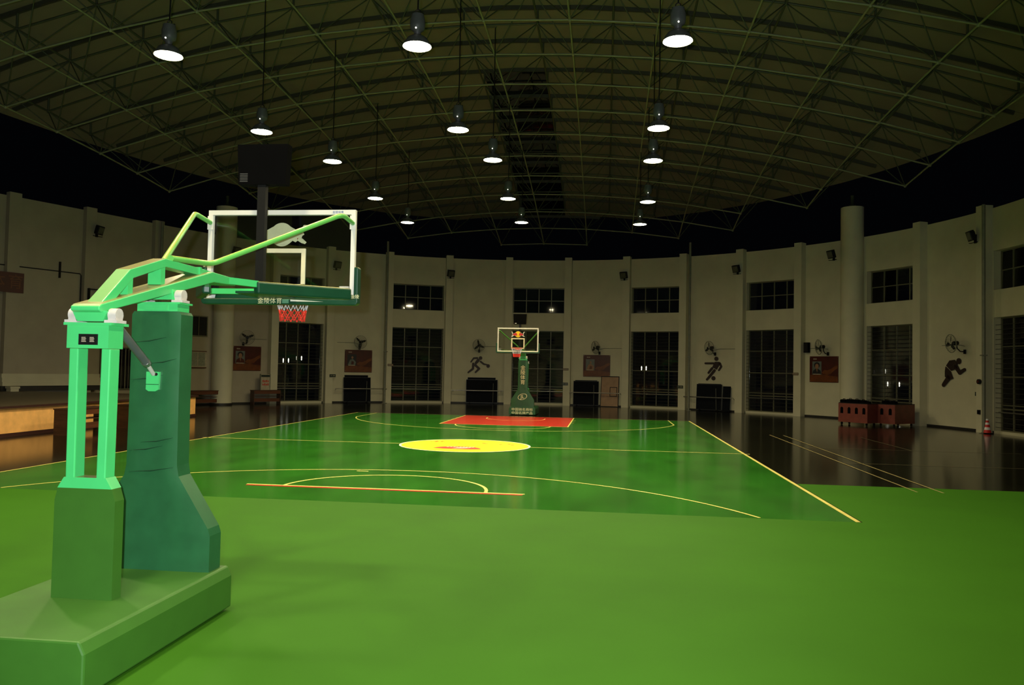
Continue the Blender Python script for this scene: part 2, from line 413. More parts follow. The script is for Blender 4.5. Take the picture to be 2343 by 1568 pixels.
def wallslab(m, p, q, out, h=HT):
    p = Vector(p); q = Vector(q); o = Vector(out)
    vs = [(a.x, a.y, z) for z in (0, h) for a in (p, q, q + o, p + o)]
    m.add(vs, [(0, 3, 2, 1), (4, 5, 6, 7), (0, 1, 5, 4), (1, 2, 6, 5), (2, 3, 7, 6), (3, 0, 4, 7)])
wallslab(m, lw(0), lw(11), -LN * 0.5)
e = Vector(lw(11)); wallslab(m, e, (e.x, -25.5, 0), (-0.5, 0, 0))
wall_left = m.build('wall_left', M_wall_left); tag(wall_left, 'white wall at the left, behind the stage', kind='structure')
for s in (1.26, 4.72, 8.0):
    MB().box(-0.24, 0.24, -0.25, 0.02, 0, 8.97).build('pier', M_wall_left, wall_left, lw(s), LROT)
sk = MB(); arcblock(sk, -66, -50, 0, 0.09, WR - 0.012, WR); sk.build('skirting', M_dark_trim, wall_left)
m = MB(); wallslab(m, (19.25, 7.7, 0), (19.25, -25.5, 0), (0.5, 0, 0)); m.build('straight_section', M_wall, wall_right)
m = MB(); wallslab(m, (e.x - 0.5, -25.5, 0), (19.75, -25.5, 0), (0, -0.5, 0))
wall_back = m.build('wall_back', M_wall); tag(wall_back, 'white wall behind the camera end', kind='structure')
# round columns
def column(th, r, label):
    x, y, _ = wl(th, r)
    o = thing('round_column', label, 'column', (x, y, 0))
    MB().lathe([(0.525, 0), (0.525, 10.3)], 40).build('shaft', M_pier, o)
    MB().lathe([(0.545, 0), (0.545, 0.10)], 40).build('base_band', M_dark_trim, o)
    MB().lathe([(0.16, 10.3), (0.16, 10.45), (0.09, 10.45), (0.09, 10.9)], 12).build('bearing_post', M_upper, o)
column(-58.4, 18.85, 'white round column left of the small desk, by the stage end')
column(55.5, 18.85, 'white round column rising behind the red carts')

# ------------------------------------------------------------------ windows and glazed doors
def glazing(kind, n, th0, th1, z0, z1, rows, cols=4, bars=0, r=WR + 0.27):
    tc = (th0 + th1) / 2; w2 = (r) * sin(R((th1 - th0) / 2)) - 0.01
    x, y, _ = wl(tc, r)
    fr = MB(); t = 0.045
    fr.box(-w2, -w2 + t, -0.04, 0.04, z0, z1); fr.box(w2 - t, w2, -0.04, 0.04, z0, z1)
    fr.box(-w2 + t, w2 - t, -0.04, 0.04, z1 - t, z1); fr.box(-w2 + t, w2 - t, -0.04, 0.04, z0, z0 + t)
    root = fr.build('%s_%d' % (kind, n), M_alu, None, (x, y, 0), -R(tc)); tag(root, kind='structure')
    zs = [z0 + t] + list(rows) + [z1 - t]
    xs = [-w2 + t + (2 * w2 - 2 * t) * i / cols for i in range(cols + 1)]
    vm = MB().box(-0.022, 0.022, -0.035, 0.035, z0 + t, z1 - t).mesh('mullion', M_alu)
    for xx in xs[1:-1]: put('mullion', vm, root, (xx, 0, 0))
    hm = MB().box(-w2 + t, w2 - t, -0.03, 0.03, -0.022, 0.022).mesh('transom', M_alu)
    for zz in zs[1:-1]: put('transom', hm, root, (0, 0, zz))
    for j in range(len(zs) - 1):
        pm = MB().box(-(xs[1] - xs[0]) / 2, (xs[1] - xs[0]) / 2, -0.004, 0.004, -(zs[j + 1] - zs[j]) / 2, (zs[j + 1] - zs[j]) / 2).mesh('pane', M_clear)
        for i in range(cols): put('pane', pm, root, ((xs[i] + xs[i + 1]) / 2, 0, (zs[j] + zs[j + 1]) / 2)).rotation_euler = (R(random.uniform(-.25, .25) - (3.0 if kind == 'window' else 0)), 0, R(random.uniform(-.25, .25)))
    if bars:
        bm_ = MB().tube([(-w2 - 0.05, 0, 0), (w2 + 0.05, 0, 0)], 0.011, 6).mesh('bar', M_bar)
        k = int((z1 - z0 - 0.1) / bars)
        for i in range(k):
            put('bar', bm_, root, (0, -0.25, z0 + 0.14 + i * bars))
        hr = MB().tube([(-w2, 0, 0), (w2, 0, 0)], 0.028, 8).mesh('push_rail', M_steel)
        put('push_rail', hr, root, (0, -0.12, 0.82))
    return root
for n, (a, b) in enumerate(OPEN):
    glazing('door', n + 1, a, b, 0.1, 4.52, (0.95, 1.10, 2.20, 3.38), 4, 0.19)
    # the leaf pair in the middle of each glazed bay
    glazing('window', n + 1, a, b, 5.6, 7.15, (6.38,), 4)
# lights standing in the dark grounds outside the glazed bays
OUTDOOR = [
    (-20.13, 35.42, 2.46, 'garden light outside the leftmost glazed bay, first from the left'),
    (-19.78, 35.56, 2.47, 'garden light outside the leftmost glazed bay, second from the left'),
    (-19.23, 35.79, 2.65, 'garden light outside the leftmost glazed bay, third from the left'),
    (-18.91, 35.92, 2.66, 'garden light outside the leftmost glazed bay, fourth from the left'),
    (6.58, 40.17, 2.4, 'garden light outside the glazed bay left of the footballer, left of the pair'),
    (6.93, 40.15, 2.41, 'garden light outside the glazed bay left of the footballer, right of the pair'),
    (22.76, 37.26, 2.48, 'garden light outside the glazed bay behind the red carts, upper left one'),
    (23.4, 37.06, 2.5, 'garden light outside the glazed bay behind the red carts, upper right one'),
    (23.56, 37.0, 1.61, 'garden light outside the glazed bay behind the red carts, lower left one'),
    (24.26, 36.76, 1.6, 'garden light outside the glazed bay behind the red carts, lower right one'),
    (29.98, 34.43, 2.42, 'garden light outside the glazed bay at the right edge, left of the pair'),
    (30.76, 34.07, 2.44, 'garden light outside the glazed bay at the right edge, right of the pair')]
M_out = mat('outdoor_light_glow', (1, 1, 1), 0.5, var=0, emit=((1.0, 0.93, 0.8), 2.5))
for k, (x, y, z, lab) in enumerate(OUTDOOR):
    o = thing('garden_light', lab, 'lamp', (x, y, 0), 0, 'garden lights outside')
    MB().tube([(0, 0, 0), (0, 0, z - 0.16)], 0.05, 8).build('pole', M_black, o)
    MB().lathe([(0.02, z - 0.16), (0.036, z - 0.10), (0.04, z + 0.10), (0.02, z + 0.16)], 10).build('lantern', M_out, o)
# small window over the notice board and the glazed stage door
def plain_window(name, loc, rz, x0, x1, z0, z1, cols, label):
    fr = MB(); t = 0.05
    fr.box(x0, x0 + t, -0.05, 0.03, z0, z1); fr.box(x1 - t, x1, -0.05, 0.03, z0, z1); fr.box(x0 + t, x1 - t, -0.05, 0.03, z1 - t, z1); fr.box(x0 + t, x1 - t, -0.05, 0.03, z0, z0 + t)
    o = fr.build(name, M_alu, None, loc, rz); tag(o, label, kind='structure')
    for i in range(cols):
        a = x0 + t + (x1 - x0 - 2 * t) * i / cols; b = x0 + t + (x1 - x0 - 2 * t) * (i + 1) / cols
        MB().box(a + 0.01, b - 0.01, -0.015, 0.0, z0 + t, z1 - t).build('pane', M_glass, o)
        if i: MB().box(a - 0.015, a + 0.015, -0.045, 0.0, z0 + t, z1 - t).build('mullion', M_alu, o)
    return o
plain_window('window_8', wl(-62.2, WR - 0.02), R(62.2), -0.52, 0.52, 3.5, 4.55, 2, 'small dark window above the notice board')
d8 = plain_window('door_8', lw(3.1, 0.02), LROT, -0.85, 0.85, 0.84, 2.80, 4, 'dark glazed door at the back of the stage')
for i in range(9): MB().tube([(-0.72 + i * 0.18, -0.06, 0.9), (-0.72 + i * 0.18, -0.06, 2.72)], 0.012, 6).build('bar', M_steel, d8)  # upright tubes added for the bright reflection streaks on this door

# ------------------------------------------------------------------ roof: ceiling sheets, purlins, skylight strip
def Zl(x, y): return 12.65 - 2.85 * ((y / 26.0) ** 2 + (x / 17.2) ** 2)
PX, PY, Y0 = 2.6, 2.45, 1.62
def xlim(y, k): 
    q = k - (y / 26.5) ** 2
    return 17.8 * sqrt(q) if q > 0 else 0
ceil = thing('ceiling', 'pale sheet roof over the space frame', None)
ceil['kind'] = 'structure'
DK = 2.25
rows = [Y0 + PY * (j + 0.5) for j in range(-11, 11)]
def sheet(y0, y1, ea, eb, m, name):
    mb = MB(); n = 12
    for i in range(n):
        x = [[ea(y) + (eb(y) - ea(y)) * (i + t) / n for t in (0, 1)] for y in (y0, y1)]
        vs = [(x[0][0], y0), (x[0][1], y0), (x[1][1], y1), (x[1][0], y1)]
        vs = [(p, q, Zl(p, q) + DK) for p, q in vs]
        vs += [(p, q, z + 0.06) for p, q, z in vs]
        fs = [(0, 1, 2, 3), (4, 7, 6, 5), (0, 4, 5, 1), (2, 6, 7, 3)]
        if i == 0: fs.append((0, 3, 7, 4))
        if i == n - 1: fs.append((1, 5, 6, 2))
        mb.add(vs, fs)
    return mb.build(name, m, ceil)
def XE(y): return max(xlim(abs(y), 1.16), 2.0)
for k in range(len(rows) - 1):
    y0, y1 = rows[k] + 0.012, rows[k + 1] - 0.012
    if y0 > 10.0:
        sheet(y0, y1, lambda y: -XE(y), lambda y: -1.4, M_deck, 'roof_sheet'); sheet(y0, y1, lambda y: 1.2, XE, M_deck, 'roof_sheet')
        sheet(y0, y1, lambda y: -1.38, lambda y: 1.18, M_glass, 'skylight_pane')
    else: sheet(y0, y1, lambda y: -XE(y), XE, M_deck, 'roof_sheet')
for y in rows:
    X = max(xlim(abs(y), 1.10), 2.0); n = 14; mb = MB()
    for i in range(n):
        p = -X + 2 * X * i / n; q = -X + 2 * X * (i + 1) / n
        mb.bar((p, y, Zl(p, y) + DK - 0.075), (q, y, Zl(q, y) + DK - 0.075), 0.08, 0.15)
    mb.build('purlin', M_purlin, ceil)

# ------------------------------------------------------------------ space frame
frame = thing('space_frame', 'greenish steel tube space frame under the roof, spanning the whole hall', None)
frame['kind'] = 'structure'
def inside(x, y, k): return (x / 17.8) ** 2 + (y / 26.5) ** 2 <= k
LN_ = {(i, j) for i in range(-8, 9) for j in range(-12, 12) if inside(i * PX, Y0 + j * PY, 1.0)}
UN_ = {(i, j) for i in range(-9, 9) for j in range(-13, 12) if inside((i + .5) * PX, Y0 + (j + .5) * PY, 1.06)}
def lp(i, j): x, y = i * PX, Y0 + j * PY; return Vector((x, y, Zl(x, y)))
def up(i, j): x, y = (i + .5) * PX, Y0 + (j + .5) * PY; return Vector((x, y, Zl(x, y) + 1.6))
def chords(nodes, pos, name, m, r, n=6):
    for ax in (0, 1):
        lines = {}
        for nd in nodes: lines.setdefault(nd[1 - ax], []).append(nd)
        for key, L in sorted(lines.items()):
            L.sort(); 
            if len(L) > 1: MB().tube([pos(*q) for q in L], r, n).build(name, m, frame)
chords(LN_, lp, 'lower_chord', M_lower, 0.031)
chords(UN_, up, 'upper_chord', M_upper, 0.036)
web = MB(); pst = MB()
for (i, j) in UN_:
    for di in (0, 1):
        for dj in (0, 1):
            q = (i + di, j + dj)
            if q in LN_: web.tube([up(i, j), lp(*q)], 0.019, 5, False)
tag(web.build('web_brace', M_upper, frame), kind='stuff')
nb = MB()
for q in LN_: nb.sphere(lp(*q), 0.065, 8, 4)
tag(nb.build('node_ball', M_lower, frame), kind='stuff')
nb = MB()
for q in UN_:
    p = up(*q); nb.sphere(p, 0.07, 6, 4); nb.tube([p, p + Vector((0, 0, DK - 1.6 - 0.1))], 0.04, 5, False)
tag(nb.build('purlin_stub', M_upper, frame), kind='stuff')
# slender roof posts standing against the wall
def roof_post(loc, label):
    o = thing('roof_post', label, 'post', loc)
    MB().tube([(0, 0, 0), (0, 0, Zl(loc[0], loc[1]) + 0.05)], 0.065, 10).build('shaft', M_post, o)
    MB().box(-0.12, 0.12, -0.12, 0.12, 0, 0.02).build('foot_plate', M_post, o)
    MB().box(-0.1, 0.1, -0.1, 0.1, 3.0, 3.05).build('clamp', M_post, o)
x, y, _ = lw(1.26, 0.42); roof_post((x, y, 0), 'slender grey roof post on the left wall, behind the near hoop arm')
x, y, _ = wl(-29.55, 18.5); roof_post((x, y, 0), 'slender grey roof post left of the first glazed bay beyond the near hoop')
x, y, _ = wl(27.05, 18.5); roof_post((x, y, 0), 'slender grey roof post beside the footballer pictogram')
x, y, _ = wl(79.6, 18.6); roof_post((x, y, 0), 'slender grey roof post at the right edge, above the traffic cone')

# ------------------------------------------------------------------ pendant lamps
def make_lamp():
    o = thing('pendant_lamp', '', 'lamp', (0, 0, 0))
    MB().lathe([(0.292, 0.0), (0.285, 0.03), (0.20, 0.16), (0.10, 0.22), (0.0, 0.22), (0.0, 0.21), (0.095, 0.21), (0.19, 0.15), (0.278, 0.02), (0.284, 0.0)], 28, close=False).build('reflector', M_ballast, o)
    MB().lathe([(0.0, 0.012), (0.275, 0.012)], 28, close=False).build('glowing_cover', M_lamp, o)
    MB().lathe([(0.0, 0.645), (0.10, 0.645)], 20, close=False).build('vent_cap', M_leak, o)
    b = MB().lathe([(0.06, 0.22), (0.075, 0.30), (0.135, 0.34), (0.15, 0.42), (0.15, 0.52), (0.13, 0.60), (0.125, 0.64)], 18).build('ballast_box', M_ballast, o)
    MB().bar((-0.12, 0, 0.66), (0.12, 0, 0.66), 0.02, 0.02).build('hanger_bar', M_black, o)
    MB().sphere((0.0, -0.13, 0.33), 0.018, 8, 5).build('leak_dot', mat('leak_dot_glow', (1, 1, 1), var=0, emit=((1, .95, .8), 2.0)), b)  # glowing bead stands for lamp light leaking at the housing
    MB().ring((0, 0, 0.70), 0.05, 0.012, 14, 5).build('hook', M_black, o)
    return o
lamp0 = make_lamp()
LAMPS = {'left': [(-5.3, -6.4), (-5.65, -1.1), (-4.75, 2.05), (-4.95, 7.4), (-4.95, 12.35)],
         'middle': [(0.0, -6.5), (-0.2, -1.0), (0.3, 2.1), (0.1, 7.6), (0.1, 12.4)],
         'right': [(5.1, -6.4), (5.1, -0.85), (5.15, 2.4), (5.3, 8.3), (5.2, 12.9)]}
jobs = []
ORD = ['nearest', 'second from the front', 'third from the front', 'fourth from the front', 'farthest']
def zchord(x, y):
    j = math.floor((y - Y0) / PY); f = (y - Y0) / PY - j
    return Zl(x, Y0 + j * PY) * (1 - f) + Zl(x, Y0 + (j + 1) * PY) * f
def hang(o, x, y):
    xc = PX * round(x / PX); z = zchord(xc, y) - 8.5
    MB().tube([(0, 0, 0.74), (0.01, 0, 1.3), (0, 0, z)], 0.016, 5).build('cable', M_black, o)
    if abs(xc - x) > 0.02: MB().tube([(-0.05 if xc > x else 0.05, 0, z), (xc - x, 0, z)], 0.02, 5).build('hanger_arm', M_upper, o)
first = True
for col, L in LAMPS.items():
    for k, (x, y) in enumerate(L):
        o = lamp0 if first else copy_tree(lamp0); first = False
        o.location = (x, y, 8.5); o['label'] = 'bright round pendant lamp, %s in the %s row' % (ORD[k], col); o['group'] = 'pendant lamps over the court'
        jobs.append((o, x, y))
for k, (y, nm) in enumerate(((-11.6, 'over the near key'), (-16.6, 'behind the near hoop stand'))):
    for x, side in ((-5.2, 'left'), (0.0, 'middle'), (5.1, 'right')):
        o = copy_tree(lamp0); o.location = (x, y, 8.5)
        jobs.append((o, x, y))
        o['label'] = 'bright round pendant lamp above the camera, %s, %s row' % (nm, side); o['group'] = 'pendant lamps over the court'
beam = bpy.data.lights.new('lamp_beam', 'SPOT')
beam.energy = BEAM_W; beam.color = (1.0, 0.86, 0.50); beam.spot_size = R(138); beam.spot_blend = 0.7; beam.shadow_soft_size = 0.25
for o, x, y in jobs:
    hang(o, x, y)
    b = bpy.data.objects.new('lamp_beam', beam); C.objects.link(b); b.parent = o; b.location = (0, 0, -0.01)


# ------------------------------------------------------------------ basketball stands
def emblem(parent, y, front):
    """two small bulls before a disc: coloured in front, pale print behind"""
    k_ = 0.29 if front else 0.305
    def P(pts): return [(x * k_, z * k_) for x, z in pts]
    disc = [(0.46 * cos(R(a)), 0.46 * sin(R(a))) for a in range(0, 360, 12)]
    body = [(0.82, 0.0), (0.60, 0.12), (0.34, 0.24), (0.22, 0.17), (0.13, -0.07), (0.12, -0.18), (0.21, -0.20), (0.36, -0.17), (0.50, -0.22), (0.60, -0.16), (0.78, -0.14)]
    if not front: body = [(0.84, 0.0), (0.60, 0.17), (0.36, 0.30), (0.0, 0.40), (0.0, -0.40), (0.30, -0.36), (0.44, -0.24), (0.56, -0.30), (0.64, -0.24), (0.62, -0.14), (0.80, -0.14)]
    tail = [(0.80, -0.06), (0.90, 0.0), (0.84, 0.14), (0.93, 0.28), (1.0, 0.28), (0.99, 0.37), (0.87, 0.37), (0.76, 0.18), (0.80, 0.06), (0.76, -0.04)]
    leg = [(0.70, -0.10), (0.84, -0.16), (1.0, -0.30), (0.94, -0.37), (0.80, -0.33), (0.62, -0.22)]
    a, b = (y, y + 0.002)
    d = 0.0007 if front else -0.0007
    def mk(nm, pts, m, k): MB().prism(P(pts), a + d * k, b + d * k).build(nm, m, parent)
    mk('emblem_disc', disc, M_logoyellow if front else M_logoback, 0)
    for s in (-1, 1):
        q = 0 if s < 0 else 1
        mk('emblem_tail', [(s * x, z) for x, z in tail], M_white_paint if front else M_logoback, 1 + q)
        mk('emblem_leg', [(s * x, z) for x, z in leg], M_white_paint if front else M_logoback, 3 + q)
        mk('emblem_bull', [(s * x, z) for x, z in body], M_logored if front else M_logoback, 5 + q)

def make_stand(label, near, kink):
    """local frame: court centre towards +Y, board front at y = +2.6 from the base front"""
    o = thing('basketball_stand', label, 'basketball hoop', (0, 0, 0))
    O = 15.4
    Y = lambda v: v + O                    # y as surveyed for the near stand
    G = M_green
    PADM = M_pad if near else M_padfar
    # base box with lettering face
    b = MB().prism([(-0.62, 0.03), (0.62, 0.03), (0.62, 0.30), (0.58, 0.38), (-0.58, 0.38), (-0.62, 0.30)], Y(-17.1), Y(-15.12)).build('base_box', M_padfar if not near else M_basegreen, o); bevel(b, 0.015)
    for sx in (-1, 1):
        for yy in (-16.9, -15.4):
            MB().tube([(sx * 0.46 - 0.03, Y(yy), 0.045), (sx * 0.46 + 0.03, Y(yy), 0.045)], 0.045, 12).build('wheel', M_black, o)
    # front post in its pad
    MB().box(-0.13, 0.13, Y(-15.37), Y(-15.21), 0.38, 2.58).build('front_post', G, o)
    pd = MB(); prof = [(0.54, 0.38), (0.54, 0.68), (0.52, 0.74), (0.245, 1.17), (0.228, 1.26), (0.222, 1.9), (0.222, 2.54), (0.205, 2.565)]
    # panelled pad: front, back and sides with soft wrinkles
    nx = 8
    for ya, sg in ((Y(-15.385), -1), (Y(-15.19), 1)):
        vs = []; fs = []
        zz = []
        for q in range(len(prof) - 1):
            k = 7 if q in (4, 5) else 3
            for t in range(k): 
                f = t / k; zz.append((prof[q][0] + (prof[q + 1][0] - prof[q][0]) * f, prof[q][1] + (prof[q + 1][1] - prof[q][1]) * f))
        zz.append(prof[-1])
        for wq, z in zz:
            for i in range(nx + 1):
                x = -wq + 2 * wq * i / nx
                dd = 0.007 * sin(9 * z + 5 * x) * sin(4.1 * z - 7 * x + 1) if 0 < i < nx else 0
                vs.append((x, ya + sg * (abs(dd) + (0.0 if i in (0, nx) else 0.008)), z))
        for q in range(len(zz) - 1):
            for i in range(nx): fs.append((q * (nx + 1) + i, q * (nx + 1) + i + 1, (q + 1) * (nx + 1) + i + 1, (q + 1) * (nx + 1) + i))
        pd.add(vs, fs, True)
    for s in (-1, 1):
        vs = [(s * wq, y, z) for wq, z in prof for y in (Y(-15.385), Y(-15.19))]
        pd.add(vs, [(2 * q, 2 * q + 1, 2 * q + 3, 2 * q + 2) for q in range(len(prof) - 1)])
    pd.box(-0.205, 0.205, Y(-15.385), Y(-15.19), 2.55, 2.566)
    pad = pd.build('post_pad', PADM, o)
    for z, x0, x1 in ((2.30, -.2, .1), (2.12, -.05, .2), (1.98, -.21, .08), (1.45, -.1, .19), (1.38, -.2, .1), (1.20, -.2, .2)):   # seams and folds, crease shade painted dark
        MB().tube([(x0, Y(-15.395), z), ((x0 + x1) / 2, Y(-15.400), z + 0.012), (x1, Y(-15.395), z + 0.045)], [0.001, 0.006, 0.001], 6).build('pad_fold', M_fold, pad)
    # top housing and bearings
    MB().box(-0.175, 0.19, Y(-15.39), Y(-15.20), 2.567, 2.63).build('front_housing', G, o)
    MB().box(-0.19, 0.215, Y(-15.40), Y(-15.19), 2.63, 2.645).build('housing_flange', G, o)
    MB().box(-0.10, 0.10, Y(-15.405), Y(-15.39), 2.575, 2.625).build('housing_plate', G, o)
    MB().prism([(-0.11, 2.76), (0.12, 2.76), (0.145, 2.67), (-0.13, 2.67)], Y(-15.36), Y(-15.24)).build('beam_saddle', G, o)
    def bearing(x, y, z):
        q = MB().box(x - 0.05, x + 0.05, y - 0.06, y + 0.06, z, z + 0.022)
        q.tube([(x - 0.032, y, z + 0.062), (x + 0.032, y, z + 0.062)], 0.05, 16)
        q.box(x - 0.029, x + 0.029, y - 0.047, y + 0.047, z + 0.02, z + 0.06)
        q.build('bearing_block', M_castwhite, o)
    for x in (-0.15, 0.17): bearing(x, Y(-15.31), 2.645)
    # rear frame
    MB().box(-0.155, 0.175, Y(-16.30), Y(-16.12), 2.225, 2.395).build('rear_crosshead', G, o)
    MB().box(-0.175, 0.205, Y(-16.315), Y(-16.10), 2.395, 2.415).build('crosshead_flange', G, o)
    for s in (-1, 1):
        cx = 0.01 + s * 0.128
        lg = MB().bar((cx, Y(-16.21), 2.225), (cx + s * -0.006, Y(-16.21), 1.262), 0.072, 0.12, up=(0, 1, 0)).build('rear_leg', G, o); bevel(lg, 0.008)
    MB().prism([(-0.158, 1.27), (0.172, 1.27), (0.222, 1.19), (-0.207, 1.19)], Y(-16.27), Y(-16.15)).build('rear_crossbar', G, o)
    MB().prism([(-0.207, 1.19), (0.222, 1.19), (0.25, 1.1), (0.25, 0.38), (-0.23, 0.38), (-0.23, 1.1)], Y(-16.265), Y(-16.155)).build('rear_pedestal', M_basegreen, o)
    pl = MB().box(-0.055, 0.093, Y(-16.31), Y(-16.30), 2.25, 2.33).build('name_plate', M_black, o)
    for i in range(4):
        for j, (xa, xb) in enumerate(((-0.03, 0.005), (0.035, 0.07))):
            MB().box(xa, xb - 0.004 * (i % 2), Y(-16.313), Y(-16.31), 2.272 + i * 0.010, 2.277 + i * 0.010).build('plate_text', M_paper, pl)
    bearing(-0.145, Y(-16.22), 2.415); bearing(0.172, Y(-16.22), 2.415)
    MB().prism([(-0.135, 2.505), (0.145, 2.505), (0.112, 2.425), (-0.095, 2.425)], Y(-16.28), Y(-16.15)).build('beam_saddle', G, o)
    # arm
    q = MB()
    q.prism([(Y(-16.30), 2.49), (Y(-16.33), 2.505), (Y(-16.33), 2.535), (Y(-16.30), 2.555), (Y(-14.66), 2.995), (Y(-14.18), 2.985), (Y(-14.18), 2.915), (Y(-14.62), 2.90)], -0.115, 0.115, 'x')
    bevel(q.build('lower_beam', G, o), 0.008)
    q = MB().prism([(Y(-16.24), 2.56), (Y(-15.88), 2.865), (Y(-15.38), 3.02), (Y(-14.70), 3.012), (Y(-14.10), 2.99), (Y(-14.10), 2.93), (Y(-14.72), 2.945), (Y(-15.36), 2.95), (Y(-15.83), 2.80), (Y(-16.12), 2.56)], -0.062, 0.062, 'x')
    bevel(q.build('upper_beam', G, o), 0.006)
    for ya, yb, zb, zt in ((-15.90, -15.835, 2.66, 2.84), (-15.44, -15.375, 2.79, 2.97)):
        MB().box(-0.058, 0.058, Y(ya), Y(yb), zb, zt).build('strut', G, o)
    MB().box(-0.075, 0.075, Y(-14.82), Y(-14.79), 2.93, 3.02).build('pipe_clamp', G, o)
    # Y branches to the board, sleeved in pads
    for s in (-1, 1):
        MB().bar((s * 0.06, Y(-14.37), 2.952), (s * 0.27, Y(-14.03), 2.947), 0.05, 0.066).build('branch_tube', G, o)
        bp = MB().bar((s * 0.262, Y(-14.05), 2.91), (s * 0.90, Y(-13.0), 2.948), 0.085, 0.13).build('branch_pad', M_padboard, o); bevel(bp, 0.02)
    MB().bar((-0.70, Y(-13.32), 2.94), (0.70, Y(-13.32), 2.94), 0.06, 0.06).build('cross_tube', G, o)
    MB().box(-0.22, 0.22, Y(-13.5), Y(-12.9), 2.905, 2.93).build('rim_support_plate', M_padboard, o)
    # board
    bd = MB(); W2 = 0.9; zb, zt = 2.90, 3.95
    g = MB().box(-W2 + 0.03, W2 - 0.03, Y(-12.812), Y(-12.80), zb + 0.03, zt - 0.03).build('glass_panel', M_clear, o)
    for nm, a in (('frame_rail', (-W2, W2, zt - 0.055, zt)), ('frame_rail', (-W2, W2, zb, zb + 0.045)), ('frame_stile', (-W2, -W2 + 0.05, zb + 0.045, zt - 0.055)), ('frame_stile', (W2 - 0.05, W2, zb + 0.045, zt - 0.055))):
        MB().box(a[0], a[1], Y(-12.845), Y(-12.79), a[2], a[3]).build(nm, M_white, o)
    for s in (-1, 1):
        for z in (3.74, 3.80, 3.86): MB().tube([(s * 0.875, Y(-12.852), z), (s * 0.875, Y(-12.845), z)], 0.009, 8).build('bolt', M_black, o)
    rect = MB(); ix, z0, z1, t = 0.295, 3.05, 3.50, 0.05
    for yy in (-12.815, -12.7985):
        rect.box(-ix, ix, Y(yy), Y(yy) + 0.0015, z1 - t, z1); rect.box(-ix, -ix + t, Y(yy), Y(yy) + 0.0015, z0, z1 - t); rect.box(ix - t, ix, Y(yy), Y(yy) + 0.0015, z0, z1 - t)
        rect.box(-ix, ix, Y(yy), Y(yy) + 0.0015, z0 - 0.02, z0 + 0.03)
    rect.build('target_rectangle', M_lineglass, o)
    eb = put('emblem_back', None, o); eb.location = (0.0, Y(-12.8155), 3.665); emblem(eb, 0, False)
    ef = put('emblem_front', None, o); ef.location = (0.0, Y(-12.7965), 3.665); emblem(ef, 0, True)
    t1 = MB().box(0.60, 0.76, Y(-12.847), Y(-12.845), 3.905, 3.935).build('maker_sticker', M_white_paint, o)
    text('sticker_print', '金陵体育', 0.034, M_blueprint, t1, (0.69, Y(-12.8485), 3.92), depth=0.0004)
    # board padding: bottom and up the sides
    pb = MB().prism([(-0.955, 3.27), (-0.94, 3.28), (-0.905, 3.28), (-0.905, 2.905), (0.905, 2.905), (0.905, 3.28), (0.94, 3.28), (0.955, 3.27), (0.955, 2.86), (0.93, 2.835), (-0.93, 2.835), (-0.955, 2.86)], Y(-12.87), Y(-12.755)).build('board_pad', M_padboard, o); bevel(pb, 0.012)
    MB().prism([(-0.78, 2.905), (0.905, 2.905), (0.905, 2.955), (-0.77, 2.955)], Y(-12.869), Y(-12.847)).build('back_pad', M_padboard, o)
    text('pad_lettering', '金陵体育', 0.075, M_texty, pb, (-0.10, Y(-12.8715), 2.872), depth=0.0006)
    MB().box(0.05, 0.13, Y(-12.872), Y(-12.871), 2.85, 2.895).build('pad_mark', mat('pale_green_print', (0.12, 0.3, 0.18), 0.5, var=0), pb)
    MB().prism([(0.15, 2.893), (0.15, 2.872), (0.55, 2.872)], Y(-12.872), Y(-12.871)).build('pad_stripe', M_white_paint, pb)
    text('pad_lettering', '金陵', 0.05, M_texty, pb, (0.925, Y(-12.8715), 2.93), depth=0.0006)
    for s in (-1, 1):
        MB().box(s * 0.80 - 0.055, s * 0.80 + 0.055, Y(-12.90), Y(-12.846), 2.945, 3.05).build('corner_bracket', M_castwhite if s > 0 else M_black, o)
    # braces: bent pipes from the arm to the upper corners of the board
    def smooth_path(P, k=6, rr=0.12):
        P = [Vector(p) for p in P]; out = [P[0]]
        for i in range(1, len(P) - 1):
            a = P[i] + (P[i - 1] - P[i]).normalized() * rr; b = P[i] + (P[i + 1] - P[i]).normalized() * rr
            for t in range(k + 1):
                f = t / k; out.append(a * (1 - f) ** 2 + P[i] * 2 * f * (1 - f) + b * f * f)
        return out + [P[-1]]
    for s in (-1, 1):
        if s == kink:
            pth = smooth_path([(s * 0.05, Y(-15.28), 3.035), (s * 0.05, Y(-14.55), 3.085), (s * 0.87, Y(-13.22), 3.82), (s * 0.872, Y(-12.85), 3.79)], rr=0.10)
        else:
            pth = smooth_path([(s * 0.05, Y(-15.22), 3.02), (s * 0.87, Y(-13.22), 3.84), (s * 0.872, Y(-12.85), 3.80)], rr=0.08)
        MB().tube(pth, 0.027, 12).build('brace_pipe', M_green2, o)
        MB().box(s * 0.872 - 0.035, s * 0.872 + 0.035, Y(-12.856), Y(-12.845), 3.72, 3.88).build('brace_plate', M_white, o)
    # shot clock on its pole
    MB().box(-0.075, 0.018, Y(-13.34), Y(-13.27), 2.95, 4.15).build('clock_pole', M_black, o)
    ck = MB().prism([(-0.315, 4.585), (0.275, 4.585), (0.255, 4.135), (-0.29, 4.135)], Y(-13.36), Y(-13.24)).build('shot_clock', M_blackmat, o)
    for i in range(6): MB().box(-0.275, -0.185, Y(-13.364), Y(-13.36), 4.165 + i * 0.017, 4.172 + i * 0.017).build('vent_slot', mat('grey_slot', (0.07, 0.07, 0.07), 0.5, var=0), ck)
    MB().box(0.12, 0.2, Y(-13.24), Y(-13.237), 4.16, 4.18).build('clock_label', M_white, ck)
